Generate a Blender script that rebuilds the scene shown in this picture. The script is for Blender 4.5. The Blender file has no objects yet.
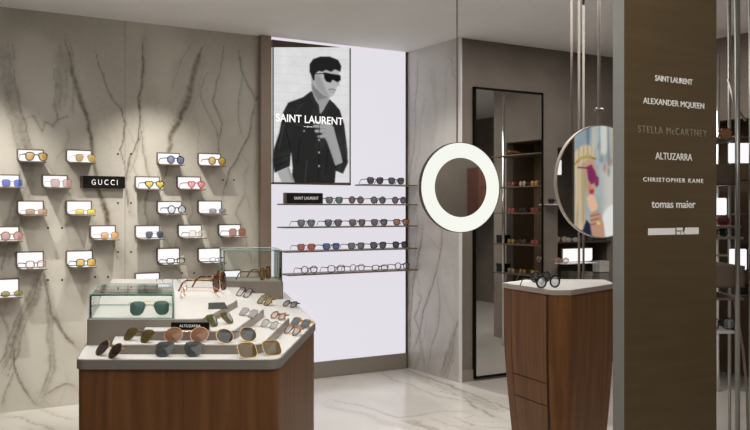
import bpy, bmesh, math, random
import numpy as np
from mathutils import Vector, Matrix
random.seed(7); np.random.seed(7)
S = bpy.context.scene
C = S.collection

# ------------------------------------------------------------------ camera model (world x along the display wall, y towards it)
A = math.atan2(850, 1415); CA, SA = math.cos(A), math.sin(A)
FX, EYE = 850.0, 1.5
def ray(px, py):
    cx = (px - 375) / FX; cz = (210 - py) / FX
    return Vector((SA + cx * CA, CA - cx * SA, cz))
def on_z(px, py, z): d = ray(px, py); t = (z - EYE) / d.z; return Vector((d.x * t, d.y * t, z))
def on_y(px, py, y): d = ray(px, py); t = y / d.y; return Vector((d.x * t, y, EYE + d.z * t))
def on_x(px, py, x): d = ray(px, py); t = x / d.x; return Vector((x, d.y * t, EYE + d.z * t))
def at_d(px, py, dep): d = ray(px, py); return Vector((d.x * dep, d.y * dep, EYE + d.z * dep))
def hz(px, dep, z): p = at_d(px, 210, dep); p.z = z; return p

cam = bpy.data.cameras.new('camera'); camo = bpy.data.objects.new('camera', cam); C.objects.link(camo)
camo.location = (0, 0, EYE); camo.rotation_euler = (math.pi / 2, 0, -A)
cam.sensor_width = 36; cam.lens = 36 * FX / 750; cam.shift_y = -5 / 750
cam.clip_start = .05
S.camera = camo
YAW = -A    # things with this rotation face the camera

# ------------------------------------------------------------------ materials
M = {}
def nt(name):
    m = bpy.data.materials.new(name); m.use_nodes = True
    return m, m.node_tree.nodes, m.node_tree.links, m.node_tree.nodes['Principled BSDF']
def mat(name, col, rough=.5, metal=0, emis=None, es=1, alpha=1, spec=.5, trans=0, ior=1.45):
    if name in M: return M[name]
    m, n, l, b = nt(name)
    b.inputs['Base Color'].default_value = (*col, 1); b.inputs['Roughness'].default_value = rough
    b.inputs['Metallic'].default_value = metal; b.inputs['Alpha'].default_value = alpha
    b.inputs['Specular IOR Level'].default_value = spec
    b.inputs['Transmission Weight'].default_value = trans; b.inputs['IOR'].default_value = ior
    if emis: b.inputs['Emission Color'].default_value = (*emis, 1); b.inputs['Emission Strength'].default_value = es
    M[name] = m; return m
def noisy(name, c1, c2, scale, rough=.5, metal=0, sc=(1, 1, 1), detail=5, lo=.35, hi=.65, bump=0):
    m, n, l, b = nt(name)
    tc = n.new('ShaderNodeTexCoord'); mp = n.new('ShaderNodeMapping'); mp.inputs['Scale'].default_value = sc
    no = n.new('ShaderNodeTexNoise'); no.inputs['Scale'].default_value = scale; no.inputs['Detail'].default_value = detail
    cr = n.new('ShaderNodeValToRGB'); e = cr.color_ramp.elements
    e[0].position, e[1].position = lo, hi; e[0].color, e[1].color = (*c1, 1), (*c2, 1)
    l.new(tc.outputs['Object'], mp.inputs[0]); l.new(mp.outputs[0], no.inputs[0]); l.new(no.outputs['Fac'], cr.inputs[0])
    l.new(cr.outputs[0], b.inputs['Base Color'])
    b.inputs['Roughness'].default_value = rough; b.inputs['Metallic'].default_value = metal
    if bump:
        bu = n.new('ShaderNodeBump'); bu.inputs['Strength'].default_value = bump
        l.new(no.outputs['Fac'], bu.inputs['Height']); l.new(bu.outputs[0], b.inputs['Normal'])
    M[name] = m; return m
def marble(name, base, base2, vein, rough):
    m, n, l, b = nt(name)
    at = n.new('ShaderNodeAttribute'); at.attribute_name = 'vein'
    tc = n.new('ShaderNodeTexCoord')
    no = n.new('ShaderNodeTexNoise'); no.inputs['Scale'].default_value = 1.6; no.inputs['Detail'].default_value = 6
    cr = n.new('ShaderNodeValToRGB'); cr.color_ramp.elements[0].position = .35; cr.color_ramp.elements[1].position = .7
    cr.color_ramp.elements[0].color = (*base, 1); cr.color_ramp.elements[1].color = (*base2, 1)
    n2 = n.new('ShaderNodeTexNoise'); n2.inputs['Scale'].default_value = 26; n2.inputs['Detail'].default_value = 5
    m2 = n.new('ShaderNodeMapRange'); m2.inputs[1].default_value = .3; m2.inputs[2].default_value = .7; m2.inputs[3].default_value = .65; m2.inputs[4].default_value = 1.15
    mu = n.new('ShaderNodeMath'); mu.operation = 'MULTIPLY'; mu.use_clamp = True
    mx = n.new('ShaderNodeMixRGB'); mx.inputs[2].default_value = (*vein, 1)
    l.new(tc.outputs['Object'], no.inputs[0]); l.new(tc.outputs['Object'], n2.inputs[0]); l.new(no.outputs['Fac'], cr.inputs[0])
    l.new(n2.outputs['Fac'], m2.inputs[0]); l.new(at.outputs['Fac'], mu.inputs[0]); l.new(m2.outputs[0], mu.inputs[1])
    l.new(mu.outputs[0], mx.inputs[0]); l.new(cr.outputs[0], mx.inputs[1]); l.new(mx.outputs[0], b.inputs['Base Color'])
    b.inputs['Roughness'].default_value = rough
    M[name] = m; return m
def wood(name, sc=(14, 14, .7)):
    m, n, l, b = nt(name)
    tc = n.new('ShaderNodeTexCoord'); mp = n.new('ShaderNodeMapping'); mp.inputs['Scale'].default_value = sc
    no = n.new('ShaderNodeTexNoise'); no.inputs['Scale'].default_value = 2.2; no.inputs['Detail'].default_value = 6; no.inputs['Distortion'].default_value = .5
    cr = n.new('ShaderNodeValToRGB'); e = cr.color_ramp.elements
    e[0].position = .28; e[0].color = (.135, .058, .022, 1); e[1].position = .74; e[1].color = (.26, .118, .048, 1)
    mid = e.new(.5); mid.color = (.19, .082, .031, 1)
    mp2 = n.new('ShaderNodeMapping'); mp2.inputs['Scale'].default_value = (130, 130, 2.5)
    n2 = n.new('ShaderNodeTexNoise'); n2.inputs['Scale'].default_value = 1; n2.inputs['Detail'].default_value = 3
    mx = n.new('ShaderNodeMixRGB'); mx.blend_type = 'MULTIPLY'; mx.inputs[0].default_value = .25
    l.new(tc.outputs['Object'], mp.inputs[0]); l.new(mp.outputs[0], no.inputs[0]); l.new(no.outputs['Fac'], cr.inputs[0])
    l.new(tc.outputs['Object'], mp2.inputs[0]); l.new(mp2.outputs[0], n2.inputs[0])
    l.new(cr.outputs[0], mx.inputs[1]); l.new(n2.outputs['Fac'], mx.inputs[2]); l.new(mx.outputs[0], b.inputs['Base Color'])
    b.inputs['Roughness'].default_value = .45; b.inputs['Specular IOR Level'].default_value = .22
    M[name] = m; return m
def printed(name, es, attr='print'):
    m, n, l, b = nt(name)
    at = n.new('ShaderNodeAttribute'); at.attribute_name = attr
    b.inputs['Base Color'].default_value = (0, 0, 0, 1); b.inputs['Roughness'].default_value = .5; b.inputs['Specular IOR Level'].default_value = .1
    l.new(at.outputs['Color'], b.inputs['Emission Color']); b.inputs['Emission Strength'].default_value = es
    M[name] = m; return m

marble('wall_marble', (.56, .528, .462), (.66, .63, .562), (.115, .09, .052), .28)
marble('pillar_marble', (.57, .545, .505), (.65, .625, .59), (.13, .11, .075), .26)
marble('floor_marble', (.60, .575, .535), (.67, .645, .61), (.22, .18, .14), .2)
noisy('grey_tile', (.36, .335, .31), (.42, .395, .37), 1.5, .3)
noisy('plaster', (.175, .147, .125), (.228, .195, .167), 2.2, .75, detail=8, bump=.05)
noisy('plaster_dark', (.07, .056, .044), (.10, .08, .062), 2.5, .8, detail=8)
noisy('ceiling_paint', (.82, .81, .80), (.85, .84, .83), 3, .9)
wood('walnut')
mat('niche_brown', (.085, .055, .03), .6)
mat('bronze', (.20, .155, .12), .42, .3)
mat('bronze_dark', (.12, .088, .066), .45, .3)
noisy('column_bronze', (.138, .094, .046), (.155, .108, .055), 3, .38, .35, (1, 1, 12))
mat('nickel', (.33, .315, .29), .35, .45)
mat('champagne', (.27, .235, .20), .4, .3)
mat('champagne_light', (.44, .39, .34), .38, .35)
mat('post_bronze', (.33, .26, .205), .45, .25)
mat('taupe', (.27, .235, .20), .5)
mat('white_top', (.76, .75, .735), .25)
mat('chrome', (.75, .75, .75), .12, 1)
mat('steel', (.36, .36, .35), .3, .9)
mat('pole_bronze', (.24, .21, .185), .5, .3)
mat('silver_edge', (.34, .35, .33), .5, .3)
mat('black', (.012, .012, .012), .4)
mat('black_frame', (.004, .004, .004), .6, spec=.15)
mat('sign_black', (.010, .009, .008), .25)
mat('mirror', (.86, .87, .87), .02, 1)
mat('mirror_dim', (.82, .83, .82), .02, 1)
mat('panel_light', (.03, .03, .03), .5, emis=(.755, .725, .79), es=1.0)
mat('plate_light', (.03, .03, .03), .5, emis=(1, .97, .98), es=1.0)
mat('ring_light', (.03, .03, .03), .5, emis=(.93, .95, .87), es=.98)
mat('shelf_white', (.72, .71, .70), .35)
mat('white_letters', (.72, .70, .66), .5, emis=(.72, .70, .66), es=.22)  # printed letters given a faint glow of their own to read brighter
mat('dim_letters', (.30, .255, .19), .5)
mat('sign_letters', (.8, .8, .78), .5, emis=(.8, .8, .78), es=.3)  # block lettering glows slightly, brightness put into the material
mat('poster_letters', (.8, .8, .8), .5, emis=(.95, .95, .95), es=1)  # self-glowing like the poster print they sit on
mat('hole', (.01, .01, .01), .6)
mat('box_grey', (.30, .27, .24), .6)
mat('box_white', (.62, .60, .55), .5)
mat('lamp_glow', (1, 1, 1), .5, emis=(1, .93, .82), es=6)
mat('lamp_body', (.6, .6, .6), .4)
def glassmat():
    m, n, l, b = nt('case_glass')
    t = n.new('ShaderNodeBsdfTransparent'); t.inputs[0].default_value = (.975, .992, .985, 1)
    g = n.new('ShaderNodeBsdfGlossy'); g.inputs['Roughness'].default_value = .02
    f = n.new('ShaderNodeFresnel'); f.inputs[0].default_value = 1.3
    mx = n.new('ShaderNodeMixShader'); l.new(f.outputs[0], mx.inputs[0]); l.new(t.outputs[0], mx.inputs[1]); l.new(g.outputs[0], mx.inputs[2])
    l.new(mx.outputs[0], n['Material Output'].inputs[0]); M['case_glass'] = m
glassmat()
mat('glass_edge', (.33, .62, .53), .15, 0, alpha=.8)
printed('poster_print', 1.08); printed('lightbox_print', .95)  # poster print emits its own light instead of being lit by spots

# ------------------------------------------------------------------ object helpers
def tag(o, label, cat, group=None):
    o['label'] = label; o['category'] = cat
    if group: o['group'] = group
    return o
def thing(name, label, cat, loc=(0, 0, 0), rz=0, group=None):
    o = bpy.data.objects.new(name, None); C.objects.link(o); o.empty_display_size = .05
    o.location = loc; o.rotation_euler = (0, 0, rz)
    return tag(o, label, cat, group)
def link(name, bm, m, parent=None, smooth=False, label=None):
    bmesh.ops.recalc_face_normals(bm, faces=bm.faces)
    me = bpy.data.meshes.new(name); bm.to_mesh(me); bm.free()
    for mm in (m if isinstance(m, (list, tuple)) else [m]): me.materials.append(M[mm] if isinstance(mm, str) else mm)
    if smooth:
        for p in me.polygons: p.use_smooth = True
    o = bpy.data.objects.new(name, me); C.objects.link(o)
    if parent: o.parent = parent
    if label: o['label'] = label
    return o
def struct(o): o['kind'] = 'structure'; return o
def bm_(): return bmesh.new()
def box(bm, x0, x1, y0, y1, z0, z1, bev=0):
    r = bmesh.ops.create_cube(bm, size=1)
    for v in r['verts']:
        v.co = Vector(((x0 + x1) / 2 + v.co.x * (x1 - x0), (y0 + y1) / 2 + v.co.y * (y1 - y0), (z0 + z1) / 2 + v.co.z * (z1 - z0)))
    if bev:
        es = list({e for v in r['verts'] for e in v.link_edges})
        bmesh.ops.bevel(bm, geom=es, offset=bev, segments=2, affect='EDGES')
    return bm
def prism(bm, pts, z0, z1, top=None):
    """pts: list of 2D points; vertical prism, optional different top outline"""
    lo = [bm.verts.new((p[0], p[1], z0)) for p in pts]
    hi = [bm.verts.new((p[0], p[1], z1)) for p in (top or pts)]
    n = len(pts)
    bm.faces.new(lo[::-1]); bm.faces.new(hi)
    for i in range(n): bm.faces.new((lo[i], lo[(i + 1) % n], hi[(i + 1) % n], hi[i]))
    return bm
def extr(bm, pts3, dv):
    """extrude a planar 3D polygon along dv"""
    a = [bm.verts.new(p) for p in pts3]; b = [bm.verts.new(Vector(p) + Vector(dv)) for p in pts3]
    n = len(a); bm.faces.new(a[::-1]); bm.faces.new(b)
    for i in range(n): bm.faces.new((a[i], a[(i + 1) % n], b[(i + 1) % n], b[i]))
    return bm
def tube(bm, pts, ra, rb=None, n=8, closed=False):
    """swept tube; ra = radius along the side vector, rb = radius along the up vector"""
    rb = rb or ra; P = [Vector(p) for p in pts]; rings = []
    k = len(P)
    for i, p in enumerate(P):
        if closed: t = P[(i + 1) % k] - P[i - 1]
        else: t = P[min(i + 1, k - 1)] - P[max(i - 1, 0)]
        t.normalize()
        up = Vector((0, 0, 1)) if abs(t.z) < .95 else Vector((0, 1, 0))
        s = t.cross(up).normalized(); u = s.cross(t)
        rings.append([bm.verts.new(p + s * ra * math.cos(2 * math.pi * j / n) + u * rb * math.sin(2 * math.pi * j / n)) for j in range(n)])
    for i in range(k if closed else k - 1):
        a, b = rings[i], rings[(i + 1) % k]
        for j in range(n): bm.faces.new((a[j], a[(j + 1) % n], b[(j + 1) % n], b[j]))
    if not closed: bm.faces.new(rings[0][::-1]); bm.faces.new(rings[-1])
    return bm
def roundpoly(pts, r, seg=6):
    """round the corners of a closed 2D polygon; r a number or one per corner"""
    out = []; n = len(pts)
    for i in range(n):
        p = Vector(pts[i][:2]); a = Vector(pts[i - 1][:2]); b = Vector(pts[(i + 1) % n][:2]); rr = r[i] if isinstance(r, (list, tuple)) else r
        if rr <= 0: out.append(p); continue
        da, db = (a - p).normalized(), (b - p).normalized(); ang = da.angle(db)
        L = min(rr / math.tan(ang / 2), (a - p).length * .48, (b - p).length * .48)
        p0, p1 = p + da * L, p + db * L
        for j in range(seg + 1):
            t = j / seg; out.append((1 - t) ** 2 * p0 + 2 * t * (1 - t) * p + t * t * p1)
    return out
def inset(pts, d):
    c = Vector((sum(p[0] for p in pts) / len(pts), sum(p[1] for p in pts) / len(pts))); out = []; n = len(pts)
    for i in range(n):
        a, p, b = Vector(pts[i - 1][:2]), Vector(pts[i][:2]), Vector(pts[(i + 1) % n][:2])
        t = (b - a); 
        if t.length < 1e-6: out.append(p); continue
        nrm = Vector((-t.y, t.x)).normalized()
        if nrm.dot(c - p) < 0: nrm = -nrm
        out.append(p + nrm * d)
    return out
def text_mesh(s, width, height, name, m, parent, origin, xdir, ydir=(0, 0, 1), bold=0, depth=.0012, spacing=1, label=None):
    cu = bpy.data.curves.new('t', 'FONT'); cu.body = s; cu.bevel_depth = bold; cu.bevel_resolution = 0; cu.extrude = .5; cu.space_character = spacing; cu.resolution_u = 3
    ob = bpy.data.objects.new('t', cu); C.objects.link(ob)
    dg = bpy.context.evaluated_depsgraph_get(); dg.update()
    me = bpy.data.meshes.new_from_object(ob.evaluated_get(dg)); bpy.data.objects.remove(ob)
    co = np.array([v.co[:] for v in me.vertices]); lo, hi = co.min(0), co.max(0)
    X, Y = Vector(xdir).normalized(), Vector(ydir).normalized(); N = X.cross(Y); O = Vector(origin)
    for v in me.vertices:
        u = (v.co.x - lo[0]) / (hi[0] - lo[0]) * width; w = (v.co.y - lo[1]) / (hi[1] - lo[1]) * height
        v.co = O + X * u + Y * w + N * ((v.co.z / .5 + 1) * .5 * depth)
    me.materials.clear(); me.materials.append(M[m]); me.name = name
    o = bpy.data.objects.new(name, me); C.objects.link(o)
    if parent: o.parent = parent
    if label: o['label'] = label
    return o

# ------------------------------------------------------------------ procedural painting: veins of the stone slabs, printed posters
def vnoise(h, w, cells_y, cells_x, octs=4):
    out = np.zeros((h, w)); amp = 1; tot = 0
    for o in range(octs):
        gy, gx = int(cells_y * 2 ** o) + 2, int(cells_x * 2 ** o) + 2
        g = np.random.rand(gy, gx); y = np.linspace(0, gy - 1.001, h); x = np.linspace(0, gx - 1.001, w)
        yi, xi = y.astype(int), x.astype(int); fy, fx = (y - yi)[:, None], (x - xi)[None, :]
        fy, fx = fy * fy * (3 - 2 * fy), fx * fx * (3 - 2 * fx)
        out += amp * ((g[yi][:, xi] * (1 - fx) + g[yi][:, xi + 1] * fx) * (1 - fy) + (g[yi + 1][:, xi] * (1 - fx) + g[yi + 1][:, xi + 1] * fx) * fy)
        tot += amp; amp *= .5
    return out / tot
def vein_field(us, vs, lines, wob=.03, faint=0, seed=3, slope=.25):
    h, w = len(vs), len(us)
    Uu, Vv = np.meshgrid(us, vs); su, sv = us[-1] - us[0], vs[-1] - vs[0]
    for fr, am in ((2.2, 1.6), (9, .55)):
        Uu = Uu + (vnoise(h, w, sv * fr, su * fr) - .5) * wob * 2 * am; Vv = Vv + (vnoise(h, w, sv * fr, su * fr) - .5) * wob * 2 * am
    f = np.zeros((h, w)); NA = vnoise(256, 256, 24, 24, 4); NB = vnoise(256, 256, 8, 26, 2); lines = list(lines)
    rn = random.Random(seed)
    for k in range(faint):
        u, v = us[0] + rn.random() * su, vs[0] + rn.random() * sv; P = [(u, v)]; dr = rn.uniform(-slope, slope)
        for q in range(rn.randint(3, 8)):
            u += (dr + rn.uniform(-.5, .5)) * .12; v -= .12 * rn.uniform(.5, 1.1); P.append((u, v))
        lines.append((P, rn.uniform(.006, .018), rn.uniform(.15, .5), 1))
    for pts, wd, it, kind in list(lines):
        if kind < 1.5: continue
        for q in range(9):   # fibres running along a broad band
            o0 = rn.uniform(-.75, .75) * wd; dv = rn.uniform(-.3, .3) * wd; n0 = rn.randint(0, max(0, len(pts) - 3)); P = []
            for i_ in range(n0, min(len(pts), n0 + rn.randint(3, 7))):
                a_, b_ = pts[max(i_ - 1, 0)], pts[min(i_ + 1, len(pts) - 1)]; tx, ty = b_[0] - a_[0], b_[1] - a_[1]; L = math.hypot(tx, ty) + 1e-9
                o_ = o0 + dv * (i_ - n0) / 3; P.append((pts[i_][0] - ty / L * o_, pts[i_][1] + tx / L * o_))
            lines.append((P, rn.uniform(.008, .02), it * rn.uniform(.5, 1.0), 1))
    for pts, wd, it, kind in lines:
        best = np.full((h, w), 9.0); S_ = np.zeros((h, w)); Lg = np.zeros((h, w)); acc = 0
        for (ax, ay), (bx, by) in zip(pts, pts[1:]):
            dx, dy = bx - ax, by - ay; L = math.hypot(dx, dy) + 1e-9
            t = np.clip(((Uu - ax) * dx + (Vv - ay) * dy) / L ** 2, 0, 1)
            ex, ey = Uu - ax - t * dx, Vv - ay - t * dy; d = np.hypot(ex, ey); k = d < best
            best[k] = d[k]; S_[k] = (d * np.sign(dx * ey - dy * ex))[k]; Lg[k] = (acc + t * L)[k]; acc += L
        na = NA[(Lg * 24).astype(int) % 256, 17]
        if kind < 1.5:
            wv = wd * (.32 + .95 * np.clip(na - .2, 0, 1)); taper = np.clip(np.minimum(Lg, acc - Lg) / (.12 * acc + 1e-6), .25, 1)
            core = np.clip(1.25 - best / (wv * taper), 0, 1) * it * (.7 + .5 * NA[(Lg * 30).astype(int) % 256, 90])
            halo = np.exp(-np.abs(S_ - wd * .7) / (wd * 1.6 + .006)) * it * .30
            f = np.maximum(f, np.maximum(core, halo))
        else:
            g = 1.25 - .6 * NB[(Lg * 12).astype(int) % 256, 40]
            m = np.exp(-(best / (wd * .85 * g)) ** 2) * np.clip(np.minimum(Lg, acc - Lg) / .15 + .1, 0, 1)
            f = np.maximum(f, np.clip(it * m * (.62 + .9 * (NA[(Lg * 40).astype(int) % 256, ((S_ / wd + 2) * 30).astype(int) % 256] - .35)), 0, .85))
    nb = vnoise(h, w, sv * 1.2, su * 2, 4); f = np.maximum(f, np.clip((nb - .5) * 1.2, 0, .18))
    return np.clip(f, 0, 1)
def grid_obj(name, us, vs, place, m, attr, vals, parent=None):
    """a flat finely divided slab; place(u, v) -> xyz arrays; vals (h,w) floats or (h,w,3) colours"""
    h, w = len(vs), len(us); Uu, Vv = np.meshgrid(us, vs)
    co = np.stack(place(Uu, Vv), -1).reshape(-1, 3).astype(np.float32)
    idx = np.arange(h * w).reshape(h, w)
    q = np.stack([idx[:-1, :-1], idx[:-1, 1:], idx[1:, 1:], idx[1:, :-1]], -1).reshape(-1, 4)
    me = bpy.data.meshes.new(name); me.vertices.add(h * w); me.vertices.foreach_set('co', co.ravel())
    me.loops.add(q.size); me.loops.foreach_set('vertex_index', q.ravel().astype(np.int32))
    me.polygons.add(len(q)); me.polygons.foreach_set('loop_start', np.arange(0, q.size, 4, dtype=np.int32)); me.polygons.foreach_set('loop_total', np.full(len(q), 4, dtype=np.int32))
    me.update(calc_edges=True)
    if vals.ndim == 2: a = me.attributes.new(attr, 'FLOAT', 'POINT'); a.data.foreach_set('value', vals.ravel().astype(np.float32))
    else:
        a = me.attributes.new(attr, 'FLOAT_COLOR', 'POINT'); c = np.concatenate([vals, np.ones((h, w, 1))], -1); a.data.foreach_set('color', c.ravel().astype(np.float32))
    me.materials.append(M[m]); o = bpy.data.objects.new(name, me); C.objects.link(o)
    if parent: o.parent = parent
    return o
class Canvas:
    """paints a print in picture coordinates (x right, y down)"""
    def __init__(s, x0, x1, y0, y1, res, bg):
        s.xs = np.arange(x0, x1 + 1e-6, res); s.ys = np.arange(y0, y1 + 1e-6, res)
        s.X, s.Y = np.meshgrid(s.xs, s.ys); s.im = np.ones(s.X.shape + (3,)) * np.array(bg)
        s.res = res
    def mask(s, pts, blur=0):
        X, Y = s.X, s.Y; ins = np.zeros(X.shape, bool); n = len(pts)
        for i in range(n):
            (ax, ay), (bx, by) = pts[i], pts[(i + 1) % n]
            if ay == by: continue
            c = ((ay > Y) != (by > Y)) & (X < (bx - ax) * (Y - ay) / (by - ay) + ax); ins ^= c
        return s.blur(ins.astype(float), blur)
    def blur(s, m, b):
        k = int(round(b / s.res))
        for _ in range(2 if k else 0):
            for ax in (0, 1):
                acc = np.zeros_like(m)
                for d in range(-k, k + 1): acc += np.roll(m, d, ax)
                m = acc / (2 * k + 1)
        return m
    def poly(s, pts, col, blur=.3, a=1):
        m = s.mask(pts, blur)[..., None] * a; s.im = s.im * (1 - m) + np.array(col) * m
    def line(s, pts, wd, col, blur=.3, a=1):
        best = np.full(s.X.shape, 1e9)
        for (ax, ay), (bx, by) in zip(pts, pts[1:]):
            dx, dy = bx - ax, by - ay; t = np.clip(((s.X - ax) * dx + (s.Y - ay) * dy) / (dx * dx + dy * dy + 1e-9), 0, 1)
            best = np.minimum(best, np.hypot(s.X - ax - t * dx, s.Y - ay - t * dy))
        m = np.clip((wd / 2 + blur - best) / (2 * blur + 1e-6), 0, 1)[..., None] * a; s.im = s.im * (1 - m) + np.array(col) * m
    def oval(s, cx, cy, rx, ry, col, blur=.3, a=1):
        s.poly([(cx + rx * math.cos(t * math.pi / 12), cy + ry * math.sin(t * math.pi / 12)) for t in range(24)], col, blur, a)

# ------------------------------------------------------------------ the room
YW, XP, YM, XR, CEIL = 6.80, 4.43, 5.96, 6.40, 3.0
def onw(px, py): p = on_y(px, py, YW); return (p.x, p.z)
wall_lines = [
    ([onw(*p) for p in [(2, 40), (5, 70), (12, 100), (20, 130), (27, 155), (31, 180), (24, 205), (12, 240), (6, 270)]], .085, .75, 2),
    ([onw(*p) for p in [(12, 60), (17, 95), (25, 128), (31, 152)]], .012, .8, 1),
    ([onw(*p) for p in [(66, 40), (62, 70), (63, 95), (60, 112)]], .085, .62, 2),
    ([onw(*p) for p in [(68, 40), (71, 70), (78, 94), (85, 115), (91, 139), (94, 160), (99, 190), (112, 230), (118, 260)]], .035, .95, 1),
    ([onw(*p) for p in [(53, 70), (56, 88), (53, 106), (57, 121), (52, 130)]], .010, .75, 1),
    ([onw(*p) for p in [(26, 120), (32, 118), (41, 134), (44, 125), (52, 129), (57, 122), (66, 118)]], .011, .75, 1),
    ([onw(*p) for p in [(95, 50), (101, 70), (110, 94), (121, 109), (124, 124), (122, 150), (128, 175)]], .012, .85, 1),
    ([onw(*p) for p in [(100, 90), (112, 130), (118, 160)]], .06, .28, 2),
    ([onw(*p) for p in [(144, 40), (143, 70), (140, 98), (140, 120), (137, 142), (130, 160), (126, 185), (130, 215)]], .017, .95, 1),
    ([onw(*p) for p in [(140, 125), (143, 150), (148, 178), (144, 205), (150, 240)]], .014, .7, 1),
    ([onw(*p) for p in [(199, 45), (194, 70), (189, 100), (178, 127), (169, 150), (163, 175)]], .05, .85, 1),
    ([onw(*p) for p in [(196, 70), (190, 95), (176, 130)]], .075, .55, 2),
    ([onw(*p) for p in [(221, 45), (219, 70), (212, 98), (221, 124), (218, 143), (222, 165)]], .012, .75, 1),
    ([onw(*p) for p in [(207, 70), (199, 92), (207, 112), (216, 130), (219, 145)]], .010, .6, 1),
    ([onw(*p) for p in [(236, 50), (240, 70), (248, 86), (255, 100), (261, 88)]], .018, .8, 1),
    ([onw(*p) for p in [(255, 98), (252, 128), (243, 148), (230, 172), (222, 200)]], .014, .8, 1),
    ([onw(*p) for p in [(241, 74), (238, 112), (242, 135)]], .010, .6, 1),
    ([onw(*p) for p in [(36, 262), (33, 285), (22, 322), (14, 350), (4, 372)]], .05, .75, 2),
    ([onw(*p) for p in [(33, 285), (22, 322), (15, 345), (17, 360), (21, 378), (35, 398), (44, 403)]], .016, .85, 1),
    ([onw(*p) for p in [(38, 270), (42, 288), (52, 318), (66, 336), (77, 350)]], .020, .85, 1),
    ([onw(*p) for p in [(44, 295), (50, 320), (52, 343), (54, 367), (46, 388), (42, 398)]], .035, .6, 2),
    ([onw(*p) for p in [(77, 388), (66, 384), (57, 386), (46, 393)]], .012, .75, 1),
    ([onw(*p) for p in [(18, 367), (8, 385), (2, 403)]], .012, .7, 1),
    ([onw(*p) for p in [(0, 310), (10, 330), (14, 350)]], .012, .6, 1),
    ([onw(*p) for p in [(150, 215), (168, 240), (172, 262), (190, 280)]], .02, .5, 1),
    ([onw(*p) for p in [(243, 195), (236, 215), (246, 240), (252, 262)]], .012, .6, 1),
    ([onw(*p) for p in [(70, 195), (74, 225), (84, 262), (86, 300)]], .06, .35, 2),
    ([onw(*p) for p in [(190, 60), (205, 200), (210, 260)]], .010, .35, 1)]
us = np.arange(-.2, 2.95, .0105); vs = np.arange(0, CEIL + .01, .0105)
struct(grid_obj('wall_back', us, vs, lambda u, v: (u, np.full_like(u, YW), v), 'wall_marble', 'vein', vein_field(us, vs, wall_lines, .028, 46, 5)))
struct(link('wall_left', box(bm_(), -2.0, -.2, YW, YW + .1, 0, CEIL), 'wall_marble'))
# pillar: marble slab side, pale slab edge
def onp(px, py): p = on_x(px, py, XP); return (p.y, p.z)
pl = [([onp(*p) for p in L], w, i, s) for L, w, i, s in [
    ([(419, 60), (416, 100), (414, 135), (409, 175), (407, 200)], .014, .6, 1),
    ([(423, 225), (421, 245), (416, 274), (412, 297), (410, 317), (409, 345)], .02, .85, 1),
    ([(420, 262), (413, 285), (409, 310)], .05, .45, 2),
    ([(444, 195), (442, 246), (437, 270), (431, 292), (423, 312), (419, 340), (424, 362)], .014, .85, 1),
    ([(437, 270), (440, 300), (439, 325), (431, 345), (427, 368)], .014, .6, 1),
    ([(418, 290), (422, 300), (414, 318), (420, 330), (412, 350)], .014, .75, 1),
    ([(458, 325), (452, 340), (448, 358), (442, 374)], .075, .7, 2),
    ([(459, 315), (453, 335), (446, 352), (440, 372)], .016, .85, 1),
    ([(450, 225), (453, 262), (457, 300)], .008, .3, 1),
    ([(432, 70), (436, 110), (430, 150)], .05, .18, 2)]]
us = np.arange(YM, YW + .01, .0105)
struct(grid_obj('wall_pillar', us, vs, lambda u, v: (np.full_like(u, XP), u, v), 'pillar_marble', 'vein', vein_field(us, vs, pl, .026, 16, 8, .5)))
struct(link('trim_1', box(bm_(), XP - .002, XP + .014, YM - .03, YM, 0, CEIL), 'white_top'))
# plaster wall holding the tall mirror, with a shelf niche at its right end
NX0, NX1, NZ1, NY = 5.58, 6.33, 2.09, 6.32
b = bm_(); box(b, XP + .014, NX0, YM, YM + .1, 0, CEIL); box(b, NX0, XR + .1, YM, YM + .1, NZ1, CEIL); box(b, NX1, XR + .1, YM, YM + .1, 0, NZ1)
struct(link('wall_mirror', b, 'plaster'))
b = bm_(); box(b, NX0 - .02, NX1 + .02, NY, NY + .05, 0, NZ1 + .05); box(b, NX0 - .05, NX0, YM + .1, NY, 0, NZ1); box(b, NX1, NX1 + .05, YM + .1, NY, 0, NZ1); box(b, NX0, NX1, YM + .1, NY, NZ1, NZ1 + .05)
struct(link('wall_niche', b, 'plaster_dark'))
# right wall with its own niche, a passage in front of it, walls behind the camera
RY0, RY1, RZ = 4.18, 5.45, 2.28
b = bm_(); box(b, XR, XR + .1, 4.0, RY0, 0, CEIL); box(b, XR, XR + .1, RY1, YM, 0, CEIL); box(b, XR, XR + .1, RY0, RY1, RZ, CEIL)
box(b, XR, 8.7, 3.95, 4.0, 0, CEIL)
struct(link('wall_right', b, 'plaster'))
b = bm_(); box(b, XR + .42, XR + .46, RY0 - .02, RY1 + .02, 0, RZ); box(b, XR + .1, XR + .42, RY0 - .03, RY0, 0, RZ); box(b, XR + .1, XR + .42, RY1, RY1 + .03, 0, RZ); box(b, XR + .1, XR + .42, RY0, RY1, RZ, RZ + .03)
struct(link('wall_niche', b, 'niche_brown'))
struct(link('wall_passage', box(bm_(), 8.7, 8.8, -2.6, 4.0, 0, CEIL), 'plaster'))
struct(link('wall_front', box(bm_(), XR, XR + .1, -.62, 1.6, 0, CEIL), 'plaster'))
struct(link('wall_rear', box(bm_(), -2.0, 8.8, -2.7, -2.6, 0, CEIL), 'plaster'))
struct(link('wall_side', box(bm_(), -2.1, -2.0, -2.7, YW + .1, 0, CEIL), 'plaster'))
struct(link('ceiling', box(bm_(), -2.1, 8.8, -2.7, YW + .2, CEIL, CEIL + .1), 'ceiling_paint'))
def onf(px, py): p = on_z(px, py, 0); return (p.x, p.y)
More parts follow.
